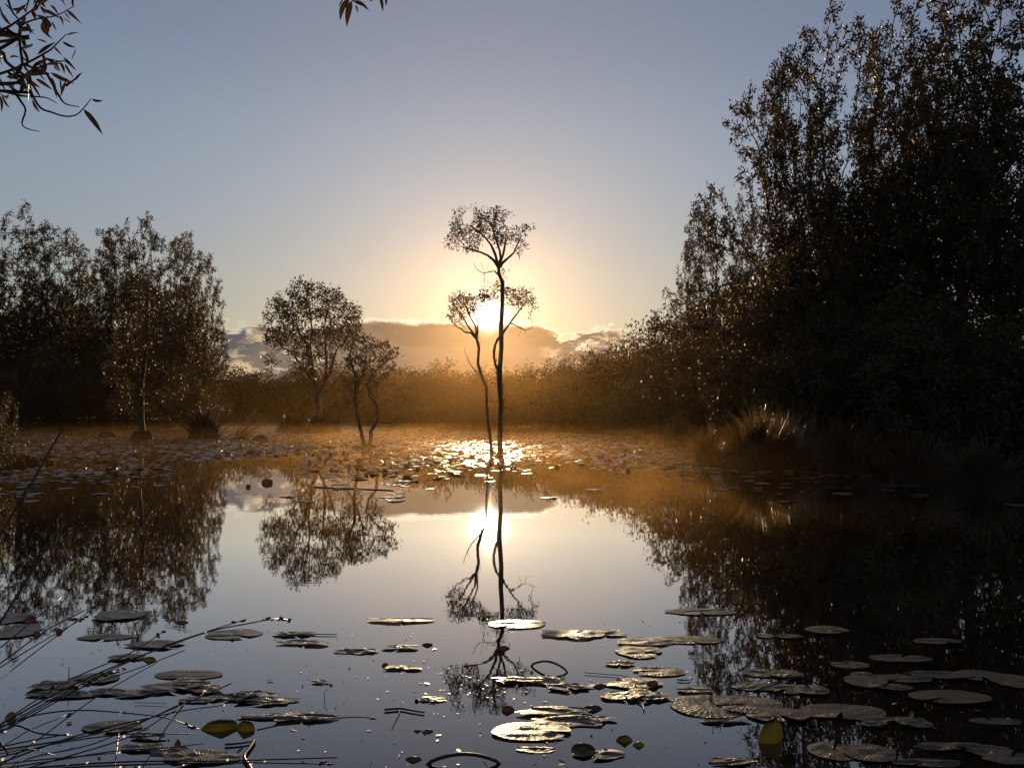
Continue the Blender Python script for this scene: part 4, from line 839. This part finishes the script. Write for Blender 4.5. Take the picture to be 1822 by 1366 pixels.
RUSH = [ # clump, pixel path, Y start, Y end, radius, seed head length in points
 (0, [(0, 1152), (44, 1116), (92, 1076), (110, 1062)], 1.9, 2.1, .0013, 0), (0, [(0, 1180), (82, 1121), (140, 1091), (178, 1073)], 1.9, 2.15, .0014, 0), (0, [(0, 1187), (60, 1150), (105, 1124), (165, 1090)], 1.95, 2.2, .0012, 1), (0, [(0, 1210), (40, 1177), (110, 1124), (178, 1072)], 1.8, 2.1, .0012, 0),
 (1, [(0, 1287), (66, 1244), (132, 1205), (230, 1162), (294, 1121)], 1.7, 2.2, .0014, 1), (1, [(0, 1289), (99, 1234), (211, 1182), (362, 1126), (440, 1109), (487, 1101), (517, 1103)], 1.7, 2.3, .0016, 3), (1, [(0, 1295), (90, 1245), (184, 1198), (290, 1150), (365, 1124), (438, 1101)], 1.75, 2.25, .0013, 1),
 (1, [(0, 1299), (66, 1262), (132, 1228), (200, 1204), (263, 1182), (329, 1156)], 1.75, 2.2, .0013, 0), (1, [(0, 1302), (60, 1270), (125, 1234), (184, 1200), (211, 1194)], 1.8, 2.1, .0014, 3),
 (1, [(0, 1292), (66, 1271), (138, 1263), (214, 1267), (296, 1277), (354, 1297)], 1.6, 1.9, .0013, 1), (2, [(0, 1334), (66, 1324), (132, 1313), (190, 1300), (247, 1284), (329, 1251), (412, 1215)], 1.6, 2.0, .0015, 0), (2, [(0, 1357), (99, 1320), (180, 1296), (263, 1277), (330, 1263), (398, 1254)], 1.55, 1.9, .0013, 0),
 (2, [(10, 1366), (60, 1346), (165, 1323), (240, 1290), (316, 1254)], 1.55, 1.85, .0012, 0), (2, [(0, 1362), (80, 1306), (165, 1244), (225, 1208), (280, 1178)], 1.6, 2.0, .0011, 0), (2, [(0, 1346), (110, 1320), (230, 1305), (300, 1305), (352, 1306)], 1.55, 1.8, .0012, 0),
 (3, [(-10, 1372), (100, 1362), (211, 1355), (300, 1353), (395, 1353), (500, 1350), (600, 1347)], 1.45, 1.75, .0014, 0), (3, [(60, 1370), (148, 1363), (300, 1358), (428, 1356), (520, 1357), (595, 1359)], 1.45, 1.75, .0014, 1), (3, [(0, 1367), (100, 1352), (200, 1336), (290, 1330), (362, 1322)], 1.5, 1.8, .0012, 0),
 (1, [(458, 1298), (490, 1291), (527, 1284), (600, 1277), (640, 1275), (668, 1277)], 1.95, 2.1, .0013, 1), (2, [(0, 1328), (60, 1316), (115, 1306), (122, 1302)], 1.6, 1.7, .0012, 0), (2, [(0, 1330), (50, 1300), (95, 1281), (115, 1273), (124, 1274)], 1.7, 1.85, .0009, 1), (3, [(329, 1251), (310, 1275), (296, 1294), (275, 1330), (253, 1366)], 1.8, 1.6, .0011, 0),
 (3, [(211, 1306), (208, 1330), (204, 1368)], 1.75, 1.6, .0012, 0), (0, [(-5, 960), (35, 900), (62, 850), (90, 798), (116, 757)], 1.25, 1.4, .0017, 0), (0, [(60, 1010), (110, 950), (163, 872), (211, 822)], 1.3, 1.45, .0013, 0), (2, [(0, 1301), (30, 1290), (70, 1304), (112, 1307), (126, 1308)], 1.6, 1.7, .0016, 0),
 (2, [(0, 1340), (50, 1332), (97, 1343)], 1.5, 1.6, .0011, 0), (3, [(0, 1380), (120, 1345), (230, 1310), (300, 1270), (329, 1252)], 1.5, 1.75, .0011, 0), (3, [(-10, 1360), (60, 1352), (150, 1344), (213, 1338)], 1.5, 1.7, .0012, 0), (2, [(0, 1322), (8, 1330), (15, 1343)], 1.6, 1.62, .002, 0)]
DEW = [(214, 1268), (267, 1275), (246, 1283.5), (221, 1309), (10, 1300), (61, 1318), (213, 1338), (5, 1350), (155, 1357), (215, 1363), (248, 1364), (366, 1124.6), (398.6, 1254), (327, 1359), (405, 1351), (471.5, 1353), (448, 1357), (120, 1361)]
CL = [((-1.75, 1.55), 'rush clump on the left bank whose stems bend highest over the water'), ((-1.70, 1.25), 'rush clump on the left bank with the long stems that end in seed heads'), ((-1.60, 1.05), 'low rush clump on the left bank with fanned out dewy stems'), ((-1.45, .92), 'rush clump nearest the bottom edge with almost flat stems')]
roots = []
for (x, y), lab in CL:
    r = bpy.data.objects.new('rush_clump', None); C.objects.link(r); r.location = (x, y, 0); tag(r, lab, 'rushes', 'rush clumps on the left bank'); roots.append(r)
    rg_ = np.random.default_rng(int(-x * 100)); link('root_mass', mesh_np('root_mass', *dome(.14, .12, .07, rg_, 14, 4), MSO, smooth=True), r)
rr_ = np.random.default_rng(50); drops = list(DEW)
for (c, pix, y0, y1, rad, head) in RUSH:
    root = roots[c]; o3 = np.array(root.location)
    pts = [at(px, py, y0 + (y1 - y0) * k / (len(pix) - 1)) for k, (px, py) in enumerate(pix)]
    pts = [p if p[2] > .012 else water(px, py, .012) for p, (px, py) in zip(pts, pix)]
    st = []
    if c != 3 or pix[0][0] < 100:
        if y0 < 1.35: st = [np.array([-1.0, .72, 0.0])]
        elif pix[0][0] < 100:
            b = o3 + np.array([rr_.normal(0, .05), rr_.normal(0, .05), -.02]); dv = norm(pts[0] - pts[1]); mid = pts[0] + dv * .22; st = [b, mid * .45 + b * .55 + np.array([0, 0, .05]), mid]
    P = smooth(st + pts, 5) - o3; V, l, z = tube_path(P, rad * 1.6, rad * 1.0, 5)
    so_ = link('stem', mesh_np('stem', V, l, z, MRU, smooth=True), root)
    if head:
        hp = P[-(3 if head == 1 else 9):]; parts = []
        for q in range(6 if head == 1 else 22):
            t = rr_.uniform(0, len(hp) - 1.001); i = int(t); p = hp[i] + (hp[i + 1] - hp[i]) * (t - i)
            v, l2, z2 = ball(1, 6, 4); v = np.array(v) * [.0045, .0025, .0026] * rr_.uniform(.7, 1.4) + p + rr_.normal(0, .0022, 3); parts.append((v, l2, z2))
        link('seed_head', mesh_np('seed_head', *cat_mesh(parts), MRU), so_)
    # dew on this stem
    W_ = P + o3
    for d in list(drops):
        rr2 = ray(*d); rr2 = rr2 / np.linalg.norm(rr2); v = W_ - np.array([0, 0, CAMH]); dist = np.linalg.norm(v - (v @ rr2)[:, None] * rr2, axis=1); i = dist.argmin()
        if dist[i] < .012:
            drops.remove(d); link('dew_drop', DEWME, so_, tuple(np.array([0, 0, CAMH]) + rr2 * (v[i] @ rr2) - o3)).visible_shadow = False   # clear water: lets the sun through
print('dew left', len(drops))

# ------------------------------------------------------------------ morning mist lying on the water
def mist():
    m = mat('mist'); t = m.node_tree
    geo = tnode(t, 'ShaderNodeNewGeometry'); sp = tnode(t, 'ShaderNodeSeparateXYZ', Vector=geo.outputs['Position'])
    mp = tnode(t, 'ShaderNodeMapping'); sock(mp, 0, geo.outputs['Position']); mp.inputs['Scale'].default_value = (.16, .07, .6)
    n = tnode(t, 'ShaderNodeTexNoise', Vector=mp.outputs[0], Scale=1.0, Detail=3.0, Roughness=0.6)
    d = M('MULTIPLY', MR(n.outputs[0], .44, .74, .12, 1.0, tree=t), MR(sp.outputs[2], 0.05, .95, 1.0, 0.0, tree=t), tree=t)
    d = M('MULTIPLY', d, MR(sp.outputs[1], 8.0, 17.0, tree=t), tree=t)
    v = tnode(t, 'ShaderNodeVolumePrincipled'); v.inputs['Color'].default_value = rgb(1.0, .56, .18); v.inputs['Anisotropy'].default_value = .925; v.inputs['Density'].default_value = 1
    hi = M('MULTIPLY', M('MULTIPLY', MR(sp.outputs[2], .4, 6.5, 1.0, 0.0, tree=t), MR(sp.outputs[1], 10.0, 26.0, tree=t), tree=t), MR(n.outputs[0], .35, .65, .5, 1.0, tree=t), tree=t)
    sock(v, 'Density', M('ADD', M('MULTIPLY', d, 0.0125, tree=t), M('MULTIPLY', hi, 0.00030, tree=t), tree=t))
    tnode(t, 'ShaderNodeOutputMaterial', Volume=v.outputs[0])
    x0, x1, y0, y1, z0, z1 = -45, 22, 7.5, 120, 0.012, 6.6
    V = [(a, b, c) for c in (z0, z1) for a, b in ((x0, y0), (x1, y0), (x1, y1), (x0, y1))]
    Fs = [(0, 3, 2, 1), (4, 5, 6, 7), (0, 1, 5, 4), (1, 2, 6, 5), (2, 3, 7, 6), (3, 0, 4, 7)]
    tag(link('mist', mesh_np('mist', V, np.ravel(Fs), [4] * 6, m)), 'thin golden mist lying over the pond', 'mist', kind='stuff')
mist()
cy.volume_step_rate = 0.35; cy.volume_max_steps = 128

# ------------------------------------------------------------------ gum tree on the bank whose branches hang into the top of the view
def near_leaf(p0, p1, w, bend, rng, seg=6):
    p0, p1 = np.array(p0), np.array(p1); d = p1 - p0; L_ = np.linalg.norm(d); d = d / L_
    view = norm(p0 - np.array([0, 0, CAMH])); s_ = norm(np.cross(d, view) + rng.normal(0, .35, 3)); nn = np.cross(d, s_); V = []
    for j in range(seg + 1):
        t = j / seg; c = p0 + d * L_ * t + s_ * bend * L_ * math.sin(math.pi * t); ww = w * math.sin(math.pi * min(1, .04 + t * .96) ** .8) ** .9 if 0 < t < 1 else w * .06
        V += [c - s_ * ww + nn * ww * .4, c, c + s_ * ww + nn * ww * .4]
    Lp = []
    for j in range(seg):
        a = j * 3; Lp += [a, a + 1, a + 4, a + 3, a + 1, a + 2, a + 5, a + 4]
    return np.array(V), Lp, [4] * (seg * 2)
MOL = m_leaf('gum_leaf', (0.012, 0.010, 0.004), (0.030, 0.020, 0.007), (1.9, 1.2, 0.45), rough=0.35, scale=9.0, trans=0.4)
def overhang():
    rng = np.random.default_rng(41); Y = 2.3; base = np.array([-3.4, 2.2, 0.15])
    root = bpy.data.objects.new('overhanging_tree', None); C.objects.link(root); root.location = base
    tag(root, 'gum tree whose twigs and long leaves hang into the top of the photo', 'tree')
    top = [np.array([0, 0, -.1]), np.array([.05, 0, .9]), np.array([.1, .05, 1.7]), np.array([.25, .05, 2.4]), np.array([.6, .05, 3.0]), np.array([1.2, .05, 3.35]), np.array([2.0, .05, 3.3])]
    P = smooth(top, 5); V, l, z = tube_path(P, .09, .012, 8); link('trunk', mesh_np('trunk', V, l, z, MB, smooth=True), root)
    Z = lambda x, y, k=0: at(x / 5.25, y / 5.25, Y + k)
    tw = [[(-420, 60), (-200, 100), (0, 131 * 5.25), (230, 600), (450, 480), (500, 440), (570, 370), (620, 320)]]
    tw = [[(-600, 700), (-200, 720), (0, 690), (230, 600), (450, 480), (500, 440), (570, 370), (620, 320)], [(-300, 800), (0, 790), (150, 770), (240, 700), (420, 560), (560, 575)],
          [(-300, 330), (0, 460), (60, 580), (190, 680), (250, 730), (300, 880), (380, 1010), (480, 1050), (600, 1087), (710, 1075), (790, 1000), (850, 925)],
          [(-200, 840), (0, 850), (130, 880), (230, 900), (420, 912), (530, 965)], [(150, 880), (190, 940), (240, 1030), (205, 1155), (260, 1205), (370, 1230)], [(210, 600), (185, 400), (195, 245), (360, 175), (520, 150), (690, 60)],
          [(-200, 420), (0, 290), (100, 240), (240, 140), (330, 60), (360, -80)], [(440, 690), (560, 910), (620, 975), (740, 1000)], [(60, -60), (110, 100), (170, 180), (195, 245)], [(290, -60), (270, 0), (240, 110)], [(620, 800), (690, 750), (740, 700)], [(250, 690), (340, 650), (440, 680)], [(230, 600), (330, 640), (450, 600), (590, 570), (640, 600)]]
    parts = []
    for k, t in enumerate(tw):
        pts = [Z(a, b, .12 * math.sin(k * 2.1) * (i / len(t))) for i, (a, b) in enumerate(t)]
        if t[0][0] <= -200: pts = [base + np.array([.1, .05, 1.7 + .1 * (k % 4)])] + pts
        Q = smooth(pts, 3) - base; parts.append(tube_path(Q, .0042 if t[0][0] > -200 else .006, .0012, 5))
    LV = [(620, 330, 740, 305), (440, 400, 340, 370), (580, 390, 705, 445), (350, 510, 520, 395), (500, 440, 580, 520), (715, 455, 670, 560), (590, 535, 712, 662), (610, 600, 690, 730), (430, 560, 290, 640), (200, 440, 262, 615), (780, 1020, 958, 1258), (855, 925, 965, 938), (690, 755, 768, 678), (480, 720, 530, 918), (560, 740, 578, 890), (615, 760, 565, 905), (255, 740, 300, 935), (290, 770, 385, 918), (300, 930, 375, 1052), (335, 735, 492, 842), (470, 680, 695, 782), (245, 690, 470, 690), (215, 735, 50, 805),
          (80, 845, 225, 922), (15, 880, 92, 1010), (0, 890, 12, 1050), (0, 335, 182, 398), (50, 320, 170, 332), (0, 100, 120, 252), (-10, 40, 42, 165), (355, 140, 445, 335), (450, 150, 497, 372), (480, 200, 528, 292), (625, 105, 765, 228), (600, 110, 660, 190), (590, 165, 660, 217), (555, 150, 598, 245), (575, 0, 625, 72), (685, -20, 690, 75), (110, 85, 258, 28), (150, 135, 235, 45), (40, 30, 105, 100), (415, 540, 565, 672), (365, 600, 415, 695), (560, 580, 602, 690), (400, 90, 565, 175), (375, 60, 425, 150), (470, 50, 545, 150), (320, -10, 362, 62), (400, -20, 350, 80), (440, 130, 380, 60), (430, 600, 575, 600), (500, 610, 560, 665), (370, 690, 430, 760), (150, 690, 60, 720), (0, 460, 60, 560), (0, 560, 25, 620), (-20, 220, 40, 320), (460, 560, 560, 600), (300, 650, 180, 760), (215, 250, 120, 200), (600, 20, 540, -30), (0, 730, 60, 860), (90, 540, 190, 542), (500, 690, 640, 740), (430, 170, 470, 260)]
    lv = []
    for (a, b, c_, d) in LV: y = rng.normal(0, .07); p0, p1 = Z(a, b, y), Z(c_, d, y + rng.normal(0, .02)); lv.append(near_leaf(p0, p1, np.linalg.norm(p1 - p0) * rng.uniform(.075, .10), rng.normal(0, .07), rng))
    for t in tw[:7]:
        for _ in range(15):
            i = rng.integers(0, len(t) - 1); u = rng.uniform(); a = t[i][0] * (1 - u) + t[i + 1][0] * u; b = t[i][1] * (1 - u) + t[i + 1][1] * u
            if a > 420 or b > 850: continue
            an = rng.normal(1.2, .9); p0 = Z(a, b, rng.normal(0, .05)); q = rng.uniform(90, 170); p1 = Z(a + q * math.cos(an), b + q * math.sin(an), rng.normal(0, .05)); lv.append(near_leaf(p0, p1, .0065, rng.normal(0, .07), rng))
    # sprig further right
    T = lambda x, y, k=0: at(560 + x / 9.11, y / 9.11, Y + .1 + k)
    end = base + np.array([2.0, .05, 3.3])
    for pts in ([end, T(560, -500), T(600, -100), T(610, 20)], [T(600, -120), T(900, -90), T(1140, -60), T(1330, -20)]): parts.append(tube_path(smooth(pts, 3) - base, .0045, .0014, 5))
    for (a, b, c_, d) in [(530, -20, 412, 335), (600, 20, 518, 438), (640, 10, 880, 182), (665, 80, 702, 215), (460, -30, 380, 110), (1060, -60, 1108, 192), (1150, -70, 1152, 108), (1300, -30, 1410, 14), (560, -40, 500, 140), (590, -40, 690, 60), (640, 30, 800, 110), (850, -60, 862, 12)]:
        p0, p1 = T(a, b), T(c_, d, .01); lv.append(near_leaf(p0, p1, np.linalg.norm(p1 - p0) * rng.uniform(.09, .13), rng.normal(0, .06), rng))
    me = mesh_np('twigs', *cat_mesh(parts), MB, smooth=True); link('twigs', me, root)
    v, l, z = cat_mesh(lv); v = v - base; link('foliage', mesh_np('foliage', v, l, z, MOL), root)
overhang()
#@@BODY
